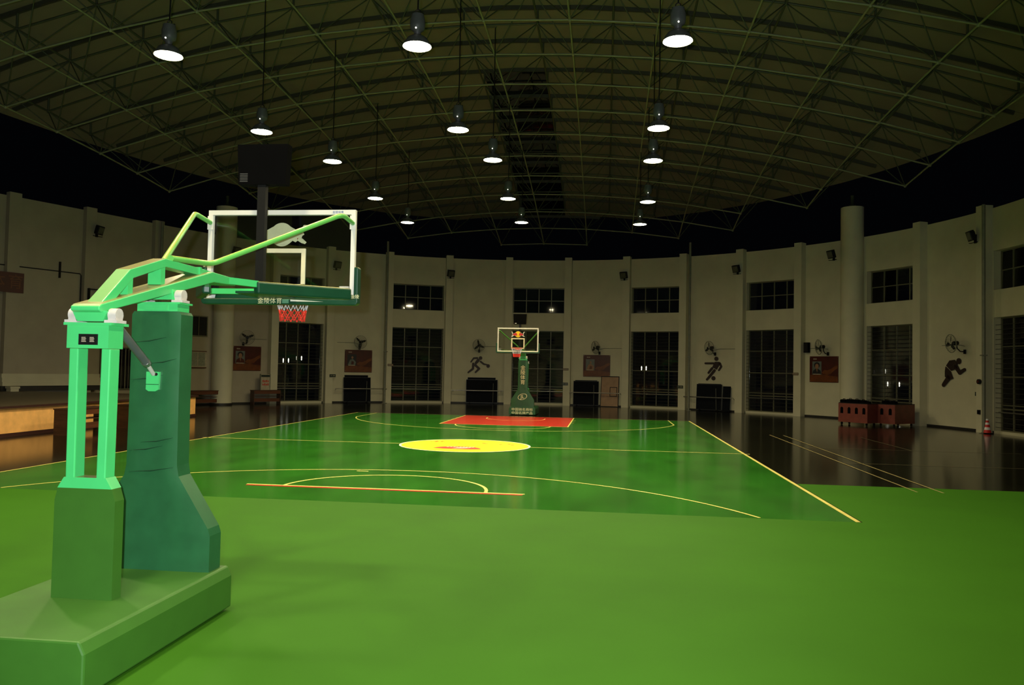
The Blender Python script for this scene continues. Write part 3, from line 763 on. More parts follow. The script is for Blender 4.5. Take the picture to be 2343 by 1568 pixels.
    # rim and net
    MB().box(-0.1, 0.1, Y(-12.80), Y(-12.66), 2.98, 3.05).build('rim_bracket', M_rim, o)
    MB().ring((0, Y(-12.425), 3.05), 0.232, 0.011, 32, 6, 'z').build('rim', M_rim, o)
    def netrow(a0, z0, r0, a1, z1, r1, mb, th):
        n = 12
        for k in range(n):
            for dlt in (0.5, -0.5):
                t0 = 2 * pi * (k + a0) / n; t1 = 2 * pi * (k + a0 + dlt) / n
                mb.tube([(r0 * cos(t0), Y(-12.425) + r0 * sin(t0), z0), (r1 * cos(t1), Y(-12.425) + r1 * sin(t1), z1)], th, 5, False)
    n1 = MB(); netrow(0, 3.04, 0.23, 0, 2.93, 0.20, n1, 0.0045); netrow(.5, 2.93, 0.20, 0, 2.80, 0.165, n1, 0.0045)
    n1.build('net_upper', M_netw, o)
    n2 = MB(); netrow(0, 2.80, 0.165, 0, 2.735, 0.152, n2, 0.0065); netrow(.5, 2.735, 0.152, 0, 2.665, 0.145, n2, 0.0075)
    n2.build('net_lower', M_netr, o)
    # hydraulic cylinder between rear frame and pad
    MB().tube([(0.125, Y(-16.17), 2.43), (0.03, Y(-15.55), 2.115)], 0.033, 14).build('hydraulic_cylinder', M_greycyl, o)
    MB().tube([(0.036, Y(-15.59), 2.135), (0.03, Y(-15.555), 2.117)], 0.036, 14).build('cylinder_collar', M_steel, o)
    MB().tube([(0.03, Y(-15.55), 2.115), (0.01, Y(-15.42), 2.03)], 0.018, 10).build('piston_rod', M_castwhite, o)
    bk = MB().prism([(-0.055, 2.05), (0.062, 2.05), (0.058, 1.90), (0.03, 1.885), (-0.03, 1.885), (-0.055, 1.90)], Y(-15.42), Y(-15.395)).build('cylinder_bracket', G, o)
    MB().tube([(0.035, Y(-15.425), 2.03), (0.035, Y(-15.42), 2.03)], 0.014, 10).build('bolt', M_black, bk)
    MB().box(-0.056, 0.06, Y(-15.422), Y(-15.419), 1.942, 1.946).build('bracket_joint', M_black, bk)
    # lettering on the court side
    rt = (pi / 2, 0, pi)
    for i, ch in enumerate('金陵体育'):
        text('pad_lettering', ch, 0.23, M_texty, pad, (0.0, Y(-15.165), 2.20 - i * 0.225), rt, 0.001, 1.0, 0.0)
    lg = MB().ring((0, 0, 0), 0.21, 0.014, 30, 5).mesh('maker_emblem', M_texty)
    q = put('maker_emblem', lg, pad, (0.0, Y(-15.165), 0.86)); q.scale = (1, 0.3, 0.62); q.rotation_euler = (0, R(18), 0)
    text('pad_lettering', 'JL', 0.24, M_texty, pad, (0.0, Y(-15.165), 0.86), rt, 0.001, 1.0, 0.0)
    text('base_lettering', '中国驰名商标', 0.145, M_texty, b, (0, Y(-15.118), 0.265), rt, 0.001, 1.15, 0.0)
    text('base_lettering', '中国名牌产品', 0.145, M_texty, b, (0, Y(-15.118), 0.10), rt, 0.001, 1.15, 0.0)
    return o
near_stand = make_stand('near hoop stand seen from behind, light green frame with dark green pad', True, 1)
near_stand.location = (0, -15.4, 0)
far_stand = make_stand('far hoop stand facing the camera, dark green pad with cream lettering', False, -1)
far_stand.location = (0, 15.4, 0); far_stand.rotation_euler = (0, 0, pi)

# ------------------------------------------------------------------ stage at the left
stg = MB().box(-21.0, -12.5, -16, 8.55, 0, 0.80).build('stage_platform', M_stagefront); tag(stg, 'low stage with an ochre front along the left wall', kind='structure')
MB().box(-21.0, -12.42, -16.05, 8.6, 0.80, 0.845).build('stage_boards', M_stagetop, stg)
MB().box(-12.44, -12.40, -16.05, 8.6, 0.79, 0.85).build('stage_nosing', M_stagedark, stg)
MB().box(-12.5, -12.46, -16, 8.55, 0, 0.10).build('stage_skirting', M_stagedark, stg)
MB().box(-20.9, -12.5, 8.55, 8.59, 0, 0.10).build('stage_skirting', M_stagedark, stg)
# pale ledge and dark gap at the back of the stage
lg = thing('wall_ledge', 'pale stepped ledge along the back of the stage', 'ledge', lw(0), LROT)
lx = lambda s: -s if LROT and Vector((cos(LROT), sin(LROT), 0)).dot(LD) < 0 else s
def lbox(name, m, parent, s0, s1, y0, y1, z0, z1):
    a, b = sorted((lx(s0), lx(s1))); return MB().box(a, b, y0, y1, z0, z1).build(name, m, parent)
lbox('ledge_gap_strip', M_dark_trim, lg, 4.1, 8.3, -0.30, 0.0, 0.85, 1.06)  # dark strip filling the gap under the steps
lbox('ledge_step', M_wall, lg, 4.1, 8.3, -0.36, 0.0, 1.06, 1.22)
lbox('ledge_step', M_wall, lg, 4.1, 8.3, -0.32, 0.0, 1.22, 1.40)
lbox('ledge_step', M_wall, lg, 4.1, 8.3, -0.28, 0.0, 1.40, 1.56)
bl = thing('white_block', 'small white block standing on the stage against the wall', 'block', lw(8.0, 0.55, 0.845), LROT)
MB().box(-0.16, 0.16, -0.16, 0.16, 0, 0.12).build('foot', M_wall, bl); MB().box(-0.19, 0.19, -0.19, 0.19, 0.12, 0.20).build('slab', M_wall, bl)

# red banner, conduit, bracket on the left wall
bn = thing('red_banner', 'small dark red banner board high on the left wall', 'banner', lw(8.35, 0.30, 4.86), LROT)
MB().box(-0.75, 0.75, -0.03, 0, 0, 0.82).build('board', M_posterred, bn)
text('banner_lettering', '育', 0.62, M_posterorange, bn, (0.42, -0.032, 0.41), depth=0.001)
text('banner_lettering', '体', 0.62, M_posterorange, bn, (-0.3, -0.032, 0.41), depth=0.001)
cd = thing('wall_conduit', 'thin dark conduit running along the left wall above the stage', 'conduit', lw(0), LROT)
MB().tube([(lx(10.0), -0.05, 5.98), (lx(5.05), -0.05, 5.98), (lx(5.0), -0.05, 5.9), (lx(5.0), -0.05, 4.6)], 0.022, 6).build('pipe', M_black, cd)
MB().box(lx(5.95) - 0.03, lx(5.95) + 0.03, -0.08, 0, 5.70, 6.40).build('clip', M_black, cd)
br = thing('wall_bracket', 'black triangular bracket on the left wall beside the conduit', 'bracket', lw(4.45, 0.26, 4.7), LROT)
MB().bar((-0.35, -0.1, 0.62), (0.4, -0.1, 0.62), 0.05, 0.05).build('arm', M_black, br)
MB().bar((-0.3, -0.1, 0.02), (0.35, -0.1, 0.60), 0.04, 0.04).build('brace', M_black, br)
MB().box(-0.36, -0.30, -0.12, 0, 0, 0.66).build('wall_plate', M_black, br)

# ------------------------------------------------------------------ desks
def desk(label, loc, rz, wd, dp=0.42, h=0.76, m=M_wood):
    o = thing('wooden_desk', label, 'desk', loc, rz)
    MB().box(-wd / 2, -wd / 2 + 0.035, -dp / 2, dp / 2, 0, h - 0.03).build('side_panel', m, o)
    MB().box(wd / 2 - 0.035, wd / 2, -dp / 2, dp / 2, 0, h - 0.03).build('side_panel', m, o)
    MB().box(-wd / 2 - 0.02, wd / 2 + 0.02, -dp / 2 - 0.02, dp / 2 + 0.02, h - 0.03, h).build('desk_top', m, o)
    MB().box(-wd / 2 + 0.035, wd / 2 - 0.035, -dp / 2, -dp / 2 + 0.018, h - 0.2, h - 0.03).build('apron', M_woodlit, o)
    MB().box(-wd / 2 + 0.035, wd / 2 - 0.035, -dp / 2 + 0.03, dp / 2, h - 0.34, h - 0.32).build('shelf', m, o)
    MB().box(-wd / 2 + 0.035, wd / 2 - 0.035, -dp / 2 + 0.05, -dp / 2 + 0.07, 0.14, 0.32).build('foot_rail', M_woodlit, o)
    return o
desk('brown wooden desk in front of the stage, seen between the near stand legs', (-11.52, 0.15, 0), R(90), 1.8)
desk('brown wooden desk in front of the stage, half hidden behind the dark green pad', (-11.52, 3.1, 0), R(90), 1.8)
desk('dark wooden desk beside the left round column', wl(-62.0, 18.7), R(62.0), 1.75)
dk = desk('brown wooden desk below the portrait poster, notice stand on top', wl(-51.1, 18.55), R(51.1), 1.55)
ns = thing('notice_stand', 'white notice stand with red print on the wooden desk', 'sign', wl(-51.1, 18.65, 0.76), R(51.1))
MB().box(-0.27, 0.27, -0.03, 0.03, 0, 0.84).build('panel', M_paper, ns)
for s in (-1, 1): MB().box(s * 0.27 - 0.02, s * 0.27 + 0.02, -0.05, 0.05, 0, 0.86).build('side_post', M_post, ns)
MB().box(-0.25, 0.25, -0.045, -0.03, 0.70, 0.81).build('header', M_signgreen, ns)
for j, z in enumerate((0.42, 0.24)):
    for i in range(4): MB().box(-0.16 + i * 0.095, -0.10 + i * 0.095, -0.034, -0.03, z, z + 0.12 - 0.03 * ((i + j) % 2)).build('red_print', M_red_print, ns)
nb_ = on_wall('notice_board', 'faded notice board under the small window, beside the left column', 'notice board', -62.2, 1.88)
MB().box(-0.5, 0.5, -0.03, 0, 0, 0.88).build('backing', M_paper, nb_)
for s in (-1, 1): MB().box(s * 0.22 - 0.19, s * 0.22 + 0.19, -0.036, -0.03, 0.12, 0.80).build('sheet', mat('green_grey_sheet', (0.26, 0.27, 0.19), 0.6, var=0.2, scale=14), nb_)
for a in ((-0.5, 0.5, 0, 0.05), (-0.5, 0.5, 0.84, 0.88)): MB().box(a[0], a[1], -0.045, -0.03, a[2], a[3]).build('edge_strip', M_woodlit, nb_)

# ------------------------------------------------------------------ wall fans
def make_fan(label, th, face, blade0):
    o = on_wall('wall_fan', label, 'fan', th, 3.14, group='fans along the curved wall')
    MB().box(-0.06, 0.06, -0.03, 0, -0.02, 0.16).build('wall_plate', M_black, o)
    MB().tube([(0, -0.03, 0.07), (0, -0.22, 0.08), (0, -0.36, 0.20), (0, -0.38, 0.34)], 0.022, 8).build('bracket_arm', M_black, o)
    h = MB().tube([(0, -0.16, 0), (0, -0.13, 0), (0, 0.06, 0), (0, 0.09, 0)], [0.05, 0.085, 0.085, 0.05], 14).build('motor', M_black, o)
    h.location = (0, -0.40, 0.42); h.rotation_euler = (R(6), 0, -R(face))
    hub_y = -0.24
    for k in range(3):
        a = R(blade0 + 120 * k); bl = MB(); L = []
        for t, wd in ((0.04, 0.035), (0.14, 0.06), (0.26, 0.055), (0.34, 0.03)): L.append((t, wd))
        vs = []
        for t, wd in L:
            for s in (-1, 1):
                x = t * cos(a) - s * wd * sin(a); z = t * sin(a) + s * wd * cos(a)
                vs.append((x, hub_y + s * 0.02, z)); vs.append((x, hub_y + s * 0.02 + 0.006, z))
        fs = []
        for q in range(3):
            b = q * 4; fs += [(b, b + 2, b + 6, b + 4), (b + 1, b + 5, b + 7, b + 3), (b, b + 4, b + 5, b + 1), (b + 2, b + 3, b + 7, b + 6)]
        fs += [(0, 1, 3, 2), (12, 14, 15, 13)]
        bl.add(vs, fs).build('blade', M_black, h)
    cg = MB()
    for r, y in ((0.375, -0.24), (0.372, -0.21), (0.30, -0.30), (0.20, -0.325), (0.10, -0.335)): cg.ring((0, y, 0), r, 0.0045 if r < 0.37 else 0.009, 32, 4)
    for k in range(24):
        a = 2 * pi * k / 24; c_, s_ = cos(a), sin(a)
        cg.tube([(0.06 * c_, -0.337, 0.06 * s_), (0.20 * c_, -0.327, 0.20 * s_), (0.30 * c_, -0.30, 0.30 * s_), (0.375 * c_, -0.24, 0.375 * s_), (0.29 * c_, -0.12, 0.29 * s_), (0.08 * c_, -0.08, 0.08 * s_)], 0.0028, 3, False)
    cg.build('cage', M_post, h)
    MB().lathe([(0.06, 0), (0.06, 0.012)], 14).build('cage_badge', M_black, h).location = (0, -0.337, 0)
    h.children[-1].rotation_euler = (pi / 2, 0, 0)
    return o
FANS = [(-54.4, 28, 25, 'wall fan above the portrait poster beside the left column', 1), (-33.8, 32, 15, 'wall fan above the poster left of the first roof post', -1),
        (-12.0, 14, 100, 'wall fan above the dribbling pictogram', 1), (10.1, 40, 95, 'wall fan above the poster right of the far hoop', 1),
        (31.0, 24, 90, 'wall fan above the footballer pictogram', 1), (50.8, 32, 80, 'wall fan above the poster beside the right round column', -1), (74.2, 8, 75, 'wall fan above the runner pictogram', -1)]
for th, face, b0, lab, sd in FANS:
    o = make_fan(lab, th, face, b0)
    MB().tube([(0.0, -0.02, 0.30), (sd * 0.3, -0.015, 0.36), (sd * 1.35, -0.015, 0.36)], 0.012, 5).build('power_cable', M_post, o)
sp = on_wall('loudspeaker', 'small dark loudspeaker box behind the fan left of the right round column', 'speaker', 47.3, 3.28)
MB().box(-0.13, 0.13, -0.18, 0, 0, 0.52).build('cabinet', M_blackmat, sp)
MB().box(-0.11, 0.11, -0.195, -0.18, 0.03, 0.49).build('grille', M_black, sp)

# ------------------------------------------------------------------ posters
def poster(label, th, style):
    o = on_wall('wall_poster', label, 'poster', th, 1.78, group=None)
    W = 0.82; H = 1.31
    MB().box(-W, W, -0.025, 0, 0, H).build('board', M_posterred, o)
    sw = MB().prism([(-W + .02, .02), (W - .02, .02), (W - .02, 0.30), (0.35, 0.34), (-0.1, 0.40), (-W + .02, 0.36)], -0.027, -0.025)
    sw.build('ground_band', M_posterorange, o)
    sw = MB().prism([(-0.12, 0.48), (0.05, 0.62), (0.22, 0.60), (0.42, 0.68), (0.60, 0.80), (W - .02, 0.86), (W - .02, 0.72), (0.62, 0.62), (0.40, 0.42), (0.20, 0.36), (0.0, 0.42)], -0.028, -0.025).build('orange_swoosh', M_posterorange, o)
    ph = MB().box(-0.66, -0.13, -0.029, -0.025, 0.38, 1.05).build('inset_photo', M_posterblue if style != 1 else M_hair, o)
    c = -0.39
    if style in (0, 3):
        MB().prism([(c + 0.17 * cos(R(a)), 0.86 + 0.15 * sin(R(a))) for a in range(0, 360, 20)], -0.031, -0.029).build('hair', M_hair, ph)
        MB().prism([(c + 0.105 * cos(R(a)), 0.80 + 0.13 * sin(R(a))) for a in range(0, 360, 20)], -0.033, -0.031).build('face', M_skin, ph)
        MB().prism([(c - 0.26, 0.42), (c + 0.25, 0.42), (c + 0.22, 0.58), (c + 0.06, 0.68), (c - 0.06, 0.68), (c - 0.22, 0.58)], -0.0325, -0.029).build('jacket', M_hair if style == 3 else M_posterred, ph)
        MB().prism([(c - 0.04, 0.66), (c + 0.04, 0.66), (c + 0.02, 0.48)], -0.034, -0.0325).build('shirt', M_skin, ph)
    else:
        MB().prism([(c - 0.24, 0.42), (c + 0.2, 0.42), (c + 0.24, 0.6), (c + 0.05, 0.78), (c - 0.12, 0.72)], -0.031, -0.029).build('player', M_posterblue if style == 1 else M_skin, ph)
        MB().prism([(c + 0.06 * cos(R(a)) + 0.02, 0.86 + 0.075 * sin(R(a))) for a in range(0, 360, 30)], -0.032, -0.029).build('face', M_skin, ph)
        MB().prism([(c - 0.05, 0.45), (c + 0.1, 0.45), (c + 0.12, 0.62), (c - 0.02, 0.66)], -0.033, -0.031).build('shirt', M_posterred if style == 1 else M_posterorange, ph)
    MB().box(-0.60, -0.19, -0.034, -0.029, 0.385, 0.42).build('caption', M_paper, ph)
    for i in range(3): MB().box(-0.60 + i * 0.07, -0.55 + i * 0.07, -0.027, -0.025, 1.14, 1.20).build('mark', M_paper, o)
    for s in (-1, 1):
        for z in (0.06, H - 0.06): MB().box(s * (W - 0.04) - 0.012, s * (W - 0.04) + 0.012, -0.032, -0.025, z, z + 0.024).build('pin', M_steel, o)
poster('dark red poster with a head-and-shoulders portrait, left of the first glazed bay', -53.7, 0)
poster('dark red poster with an inset photo, above the left dark table', -33.95, 1)
poster('dark red poster with an orange swoosh, right of the far hoop', 9.62, 2)
poster('dark red poster with a dark-suited portrait, beside the right round column', 50.1, 3)

# ------------------------------------------------------------------ sports pictograms
def cap(p, q, w0, w1, n=6):
    a = atan2(q[1] - p[1], q[0] - p[0]); P = []
    for i in range(n + 1): t = a + pi / 2 + pi * i / n; P.append((p[0] + w0 * cos(t), p[1] + w0 * sin(t)))
    for i in range(n + 1): t = a - pi / 2 + pi * i / n; P.append((q[0] + w1 * cos(t), q[1] + w1 * sin(t)))
    return P
def disc2(c, r, n=18): return [(c[0] + r * cos(2 * pi * i / n), c[1] + r * sin(2 * pi * i / n)) for i in range(n)]
def pictogram(label, th, z, parts, sx, sz, cx, cz):
    o = on_wall('sports_pictogram', label, 'pictogram', th, z)
    T = lambda p: ((p[0] - cx) * sx, -(p[1] - cz) * sz)
    for nm, kind, *a in parts:
        mb = MB()
        if kind == 'd': mb.prism(disc2(T(a[0]), a[1] * sx), -0.03, 0)
        elif kind == 'l':
            pts = a[0]; wd = a[1]
            for i in range(len(pts) - 1): mb.prism(cap(T(pts[i]), T(pts[i + 1]), wd[i] * sx / 2, wd[i + 1] * sx / 2), -0.03 - 0.0004 * i, 0)
        else: mb.prism([T(p) for p in a[0]], -0.03, 0)
        mb.build(nm, M_picto, o)
pictogram('dark pictogram of a dribbling player on the wall left of the far hoop', -12.05, 2.395,
    [('head', 'd', (851, 992), 14), ('torso', 'l', [(833, 1012), (815, 1036)], [24, 20]), ('arm', 'l', [(826, 992), (798, 994), (777, 1026)], [14, 13, 11]),
     ('arm', 'l', [(852, 1022), (878, 1043), (906, 1048)], [14, 13, 9]), ('ball', 'd', (912, 1058), 14), ('leg', 'l', [(795, 1042), (793, 1084), (757, 1116)], [19, 17, 13]),
     ('leg', 'l', [(812, 1054), (842, 1082), (814, 1113)], [19, 17, 13])], 0.0078, 0.0072, 837, 1046)
pictogram('dark pictogram of a footballer kicking a ball', 30.68, 2.38,
    [('head', 'd', (1208, 1003), 16), ('torso', 'p', [(1196, 1028), (1232, 1028), (1240, 1040), (1212, 1092), (1176, 1072)]), ('arm', 'l', [(1186, 1040), (1120, 1041)], [15, 14]),
     ('arm', 'l', [(1236, 1040), (1247, 1066), (1229, 1096)], [17, 16, 13]), ('leg', 'l', [(1174, 1082), (1146, 1119)], [19, 15]), ('leg', 'l', [(1194, 1098), (1162, 1140), (1134, 1174)], [20, 19, 16]),
     ('ball', 'd', (1186, 1162), 16)], 0.0074, 0.0069, 1183, 1085)
pictogram('dark pictogram of a crouching runner on the right wall', 72.21, 2.335,
    [('head', 'd', (1248, 1083), 14), ('torso', 'p', [(1222, 1074), (1238, 1098), (1240, 1130), (1200, 1146), (1168, 1112), (1190, 1078)]), ('arm', 'l', [(1232, 1122), (1254, 1158), (1284, 1138)], [22, 19, 15]),
     ('leg', 'p', [(1164, 1118), (1196, 1150), (1212, 1196), (1192, 1206), (1160, 1186), (1160, 1150)]), ('leg', 'l', [(1182, 1194), (1150, 1240)], [26, 20])], 0.0089, 0.0064, 1212, 1160)

# ------------------------------------------------------------------ floodlights, signs, plates
def floodlight(label, loc, rz, tilt=18, twist=0):
    o = thing('floodlight', label, 'floodlight', loc, rz)
    MB().box(-0.05, 0.05, -0.06, 0, -0.30, 0.05).build('bracket', M_black, o)
    MB().tube([(-0.2, -0.16, -0.27), (-0.2, -0.08, -0.27), (0.2, -0.08, -0.27), (0.2, -0.16, -0.27)], 0.016, 6).build('yoke', M_black, o)
    h = MB().prism([(-0.22, -0.2), (0.22, -0.2), (0.22, 0.2), (-0.22, 0.2)], -0.10, 0.06).build('housing', M_black, o)
    h.location = (0, -0.2, 0); h.rotation_euler = (R(tilt), 0, R(twist)); bevel(h, 0.015)
    MB().box(-0.175, 0.175, -0.112, -0.10, -0.155, 0.155).build('lens', mat('grey_floodlight_lens', (0.11, 0.11, 0.075), 0.25, var=0.15), h)
    for k in range(5): MB().box(-0.16 + k * 0.075, -0.145 + k * 0.075, 0.06, 0.10, -0.15, 0.15).build('fin', M_black, h)
for th, z, lab in ((-57.9, 8.0, 'black floodlight on the left round column'), (-38.8, 7.92, 'black floodlight high on the wall right of the near backboard'),
                   (-17.7, 7.85, 'black floodlight on the pier above and left of the dribbling pictogram'), (14.75, 7.83, 'black floodlight on the pier right of the far hoop'),
                   (35.5, 7.87, 'black floodlight on the pier above and right of the footballer'), (53.6, 8.05, 'black floodlight on the right round column'), (77.7, 7.8, 'black floodlight high on the right wall above the runner')):
    r = 18.33 if abs(th) > 50 and abs(th) < 60 else 18.72
    x, y, _ = wl(th, r); floodlight(lab, (x, y, z), -R(th), 18, 14 if th < 0 else -14)
x, y, _ = lw(4.5, 0.26); floodlight('black floodlight high on the left wall above the stage', (x, y, 7.98), LROT, 15, 25)
def exit_sign(label, th, z, r=WR):
    o = on_wall('exit_sign', label, 'sign', th, z, r)
    MB().box(-0.18, 0.18, -0.03, 0, 0, 0.16).build('case', M_signgreen, o)
    s = MB().prism([(-0.13, 0.08), (-0.09, 0.11), (-0.09, 0.09), (-0.02, 0.09), (-0.02, 0.07), (-0.09, 0.07), (-0.09, 0.05)], -0.032, -0.03)
    s.build('arrow', M_paper, o)
    for k in range(3): MB().box(0.02 + k * 0.045, 0.045 + k * 0.045, -0.032, -0.03, 0.055, 0.11).build('print', M_paper, o)
exit_sign('small dark sign plate by the glazed bay left of the left dark table', -38.9, 1.49, 18.74)
exit_sign('small dark sign plate on the pier right of the far hoop', 4.0, 1.23, 18.74)
exit_sign('small dark sign plate on the pier left of the footballer', 25.2, 1.23, 18.74)
exit_sign('small dark sign plate on the right wall below the runner', 76.4, 1.42)
def plate(label, th, z, r):
    o = on_wall('name_plate', label, 'sign', th, z, r)
    MB().box(-0.17, 0.17, -0.015, 0, 0, 0.13).build('backing', M_plate, o)
    for k in range(4): MB().box(-0.14 + k * 0.075, -0.09 + k * 0.075, -0.018, -0.015, 0.035, 0.10).build('print', M_paper, o)
plate('small brown name plate on the pier left of the dribbling player bay', -28.4, 2.18, 18.74)
plate('small brown name plate on the pier right of the far hoop stand', 4.1, 2.13, 18.74)
plate('small brown name plate on the pier left of the right round column', 45.9, 2.11, 18.74)
wb = on_wall('alarm_box', 'dark round alarm box on the pier above the traffic cone', 'alarm', 78.3, 2.0, 18.74)
MB().tube([(0, 0, 0), (0, -0.08, 0)], 0.10, 14).build('case', M_black, wb); MB().tube([(0, -0.08, 0), (0, -0.10, 0)], 0.05, 12).build('button', M_posterred, wb)
wb = on_wall('socket_box', 'small dark socket box low on the pier beside the traffic cone', 'socket', 78.2, 0.72, 18.74)
MB().box(-0.07, 0.07, -0.05, 0, 0, 0.17).build('case', M_black, wb); MB().box(-0.04, 0.04, -0.058, -0.05, 0.04, 0.13).build('cover', M_blackmat, wb)

# ------------------------------------------------------------------ barre rails and things stored against the wall
def rail(label, ta, tb, z, out=0.52, e=0.12):
    tc = (ta + tb) / 2; r = WR - 0.45; w2 = r * sin(R((tb - ta) / 2))
    o = on_wall('barre_rail', label, 'rail', tc, 0, WR)
    MB().tube([(-w2, -out, z), (w2, -out, z)], 0.03, 8).build('tube', M_steel, o)
    for k in (-1, 1):
        MB().tube([(k * (w2 - e), -out, z), (k * (w2 - e), -0.2, z - 0.03), (k * (w2 - e), 0, z - 0.1)], 0.018, 6).build('bracket', M_steel, o)
rail('steel barre rail in front of the left dark table', -38.4, -29.0, 0.83)
rail('steel barre rail in front of the dark table under the dribbling player', -17.1, -7.4, 0.80)
rail('steel barre rail in front of the leaning wooden backboard', 4.9, 14.3, 0.82, 0.62, 0.03)
rail('steel barre rail in front of the dark table under the footballer', 25.9, 34.9, 0.77)

def folded_table(label, th, wd, h, off, lean=4, second=(0.06, -0.12, 0.92)):
    o = on_wall('folded_table', label, 'table tennis table', th, 0, WR - off)
    def panel(nm, x0, x1, y, hh):
        p = MB().box(x0, x1, -0.012, 0.012, 0.06, hh).build(nm, M_table, o); p.location = (0, y, 0); p.rotation_euler = (R(-lean), 0, 0)
        e = MB()
        for a in ((x0, x0 + 0.02, 0.06, hh), (x1 - 0.02, x1, 0.06, hh), (x0 + 0.02, x1 - 0.02, hh - 0.02, hh), (x0 + 0.02, x1 - 0.02, 0.06, 0.08)): e.box(a[0], a[1], -0.017, 0.017, a[2], a[3])
        e.build('edge_trim', mat('dark_edge_trim', (0.03, 0.032, 0.036), 0.4, var=0.1), p)
    panel('rear_half', -wd / 2 + second[0] * 1.5, wd / 2 - 0.12 , 0.06, h)
    panel('front_half', -wd / 2, wd / 2, -0.06, h * second[2])
    for s in (-1, 1):
        MB().bar((s * (wd / 2 - 0.22), -0.16, 0.07), (s * (wd / 2 - 0.22), 0.12, 0.07), 0.04, 0.04).build('under_bar', M_black, o)
        for y in (-0.14, 0.1): MB().tube([(s * (wd / 2 - 0.22) - 0.015, y, 0.035), (s * (wd / 2 - 0.22) + 0.015, y, 0.035)], 0.035, 10).build('caster', M_black, o)
    MB().tube([(wd / 2 - 0.28, -0.10, 0.1), (wd / 2 - 0.28, -0.17, h * second[2] * 0.85)], 0.012, 6).build('leg', M_post, o)
folded_table('black folded table under the poster, leftmost on the curved wall', -34.2, 1.62, 1.62, 0.21)
folded_table('black folded table under the dribbling pictogram', -11.4, 1.92, 1.60, 0.28)
folded_table('black folded table beside the leaning wooden backboard', 7.85, 1.54, 1.56, 0.26, 3, second=(0.05, 0, 0.97))
folded_table('black folded table under the footballer, rightmost on the curved wall', 30.2, 1.50, 1.54, 0.21, second=(0.02, 0, 0.98))
sd = on_wall('folded_table_half', 'narrow black board beside the folded table under the footballer', 'table tennis table', 33.35, 0, WR - 0.3)
p = MB().box(-0.22, 0.22, -0.015, 0.015, 0.03, 1.42).build('panel', M_table, sd); p.rotation_euler = (R(-6), 0, 0)
MB().box(-0.235, -0.22, -0.02, 0.02, 0.03, 1.42).build('edge_trim', MATS['dark_edge_trim'], p)
wbd = on_wall('wooden_backboard', 'old plywood backboard leaning on end against the wall, right of the far hoop', 'backboard', 12.15, 0.0, WR - 0.28)
p = MB().box(-0.53, 0.53, -0.014, 0.014, 0.01, 1.82).build('panel', M_ply, wbd); p.rotation_euler = (R(-7), 0, 0)
for a in ((-0.55, 0.55, 1.79, 1.84), (-0.55, 0.55, 0.0, 0.04), (-0.55, -0.51, 0.04, 1.79), (0.51, 0.55, 0.04, 1.79)): MB().box(a[0], a[1], -0.02, 0.018, a[2], a[3]).build('edge_frame', M_black, p)
e = MB()
for a in ((0.0, 0.45, 1.15, 1.19), (0.0, 0.45, 0.62, 0.66), (0.0, 0.04, 0.66, 1.15), (0.41, 0.45, 0.66, 1.15)): e.box(a[0], a[1], -0.018, -0.014, a[2], a[3])
e.build('painted_rectangle', M_black, p)

# ------------------------------------------------------------------ red carts with arched openings
def cart(label, loc, th, wd, dp, h, wins, chamfer=False):
    o = thing('red_cart', label, 'cart', loc, -R(th))
    z0 = 0.12
    if chamfer:
        poly = [(-wd / 2 - 0.22, 0.42), (-wd / 2, 0), (wd / 2, 0), (wd / 2, dp), (-wd / 2 - 0.22, dp)]
        MB().prism(poly, z0, h, 'z').build('body', M_cart, o)
    else: MB().box(-wd / 2, wd / 2, 0, dp, z0, h).build('body', M_cart, o)
    MB().box(-wd / 2, wd / 2, 0.02, dp, h, h + 0.03).build('lid', M_black, o)
    def win(cx, mtx=None):
        P = [(cx - 0.065, 0.50), (cx + 0.065, 0.50)] + [(cx + 0.065 * cos(R(a)), 0.70 + 0.075 * sin(R(a))) for a in range(0, 181, 20)]
        MB().prism(P, -0.012, 0.004, 'y', mtx).build('arched_opening', M_blackmat, o)
    for cx in wins: win(cx)
    if chamfer:
        a = atan2(-0.42, 0.22); mtx = Matrix.Translation((-wd / 2 - 0.11, 0.21, 0)) @ Matrix.Rotation(a, 4, 'Z'); win(0, mtx)
    for sx in (-1, 1):
        for y in (0.1, dp - 0.1): MB().tube([(sx * (wd / 2 - 0.1) - 0.02, y, 0.06), (sx * (wd / 2 - 0.1) + 0.02, y, 0.06)], 0.06, 10).build('caster', M_black, o)
    return o
c1 = cart('long red cart with arched openings in front of the right round column', (14.45, 14.18, 0), 50, 1.38, 0.75, 0.93, (-0.52, -0.17, 0.18, 0.53), True)
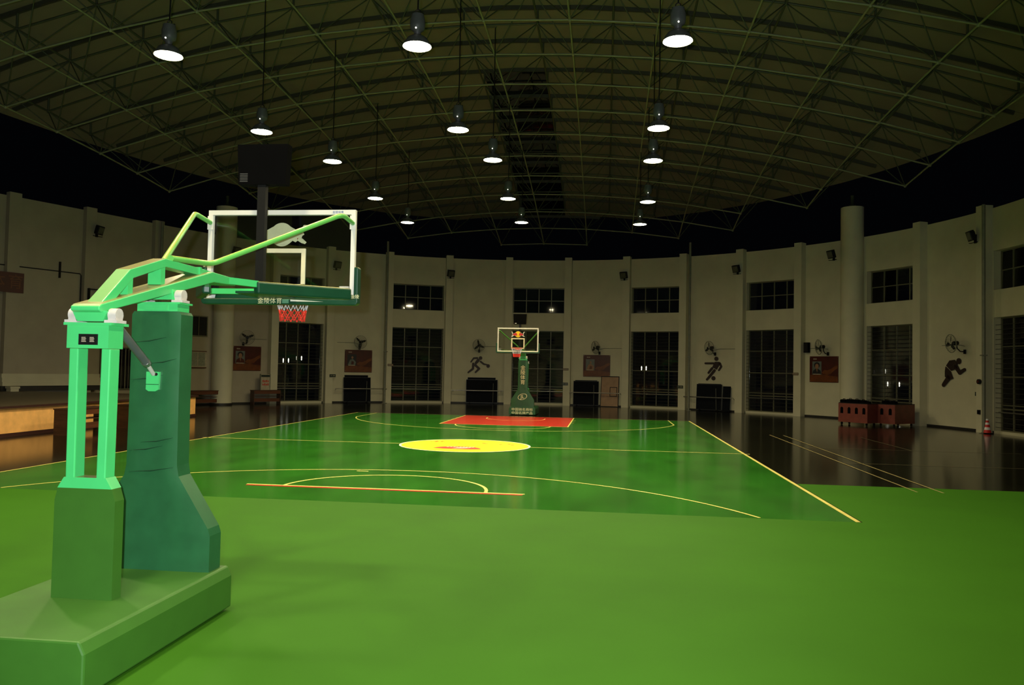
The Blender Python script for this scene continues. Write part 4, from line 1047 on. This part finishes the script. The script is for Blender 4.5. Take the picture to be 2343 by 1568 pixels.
c2 = cart('shorter red cart with two arched openings, beside the long red cart', (15.72, 13.86, 0), 50, 0.80, 1.5, 0.93, (-0.19, 0.19))
def bundle(label, cart_o, x, y, s):
    o = thing('black_case', label, 'case', cart_o.location + Matrix.Rotation(cart_o.rotation_euler.z, 3, 'Z') @ Vector((x, y, 0.96)), cart_o.rotation_euler.z)
    b = MB().prism([(-s, 0), (s, 0), (s * 0.95, s * 0.85), (s * 0.6, s * 1.0), (-s * 0.7, s * 1.05), (-s * 0.98, s * 0.8)], -s * 0.9, s * 0.9).build('body', M_blackmat, o); bevel(b, s * 0.12)
    MB().tube([(-s * 0.4, 0, s * 1.0), (-s * 0.3, 0, s * 1.25), (s * 0.3, 0, s * 1.25), (s * 0.4, 0, s * 0.98)], 0.015, 6).build('handle', M_black, o)
for c_, x, y, s, lab in ((c1, -0.56, 0.22, 0.13, 'small black case on the left end of the long red cart'), (c1, -0.25, 0.22, 0.15, 'black case on the long red cart, second from its left end'),
      (c1, 0.06, 0.22, 0.145, 'black case on the long red cart, third from its left end'), (c1, 0.35, 0.24, 0.13, 'black case on the right half of the long red cart'), (c1, 0.58, 0.24, 0.09, 'black case at the right end of the long red cart'),
      (c2, -0.19, 0.3, 0.13, 'black case on the left half of the shorter red cart'), (c2, 0.17, 0.3, 0.12, 'black case on the right half of the shorter red cart')):
    bundle(lab, c_, x, y, s)

# ------------------------------------------------------------------ traffic cone
cn = thing('traffic_cone', 'red and white striped traffic cone on the floor at the right wall', 'cone', (18.50, 11.02, 0))
b = MB().box(-0.16, 0.16, -0.16, 0.16, 0, 0.035).build('base', M_black, cn); bevel(b, 0.02)
zs = [0.035, 0.15, 0.25, 0.35, 0.43, 0.51, 0.57]
for k in range(6):
    r0 = 0.145 - 0.115 * (zs[k] - 0.035) / 0.6; r1 = 0.145 - 0.115 * (zs[k + 1] - 0.035) / 0.6
    MB().lathe([(r0, zs[k]), (r1, zs[k + 1])], 20).build('stripe', M_conewhite if k % 2 else M_conered, cn)
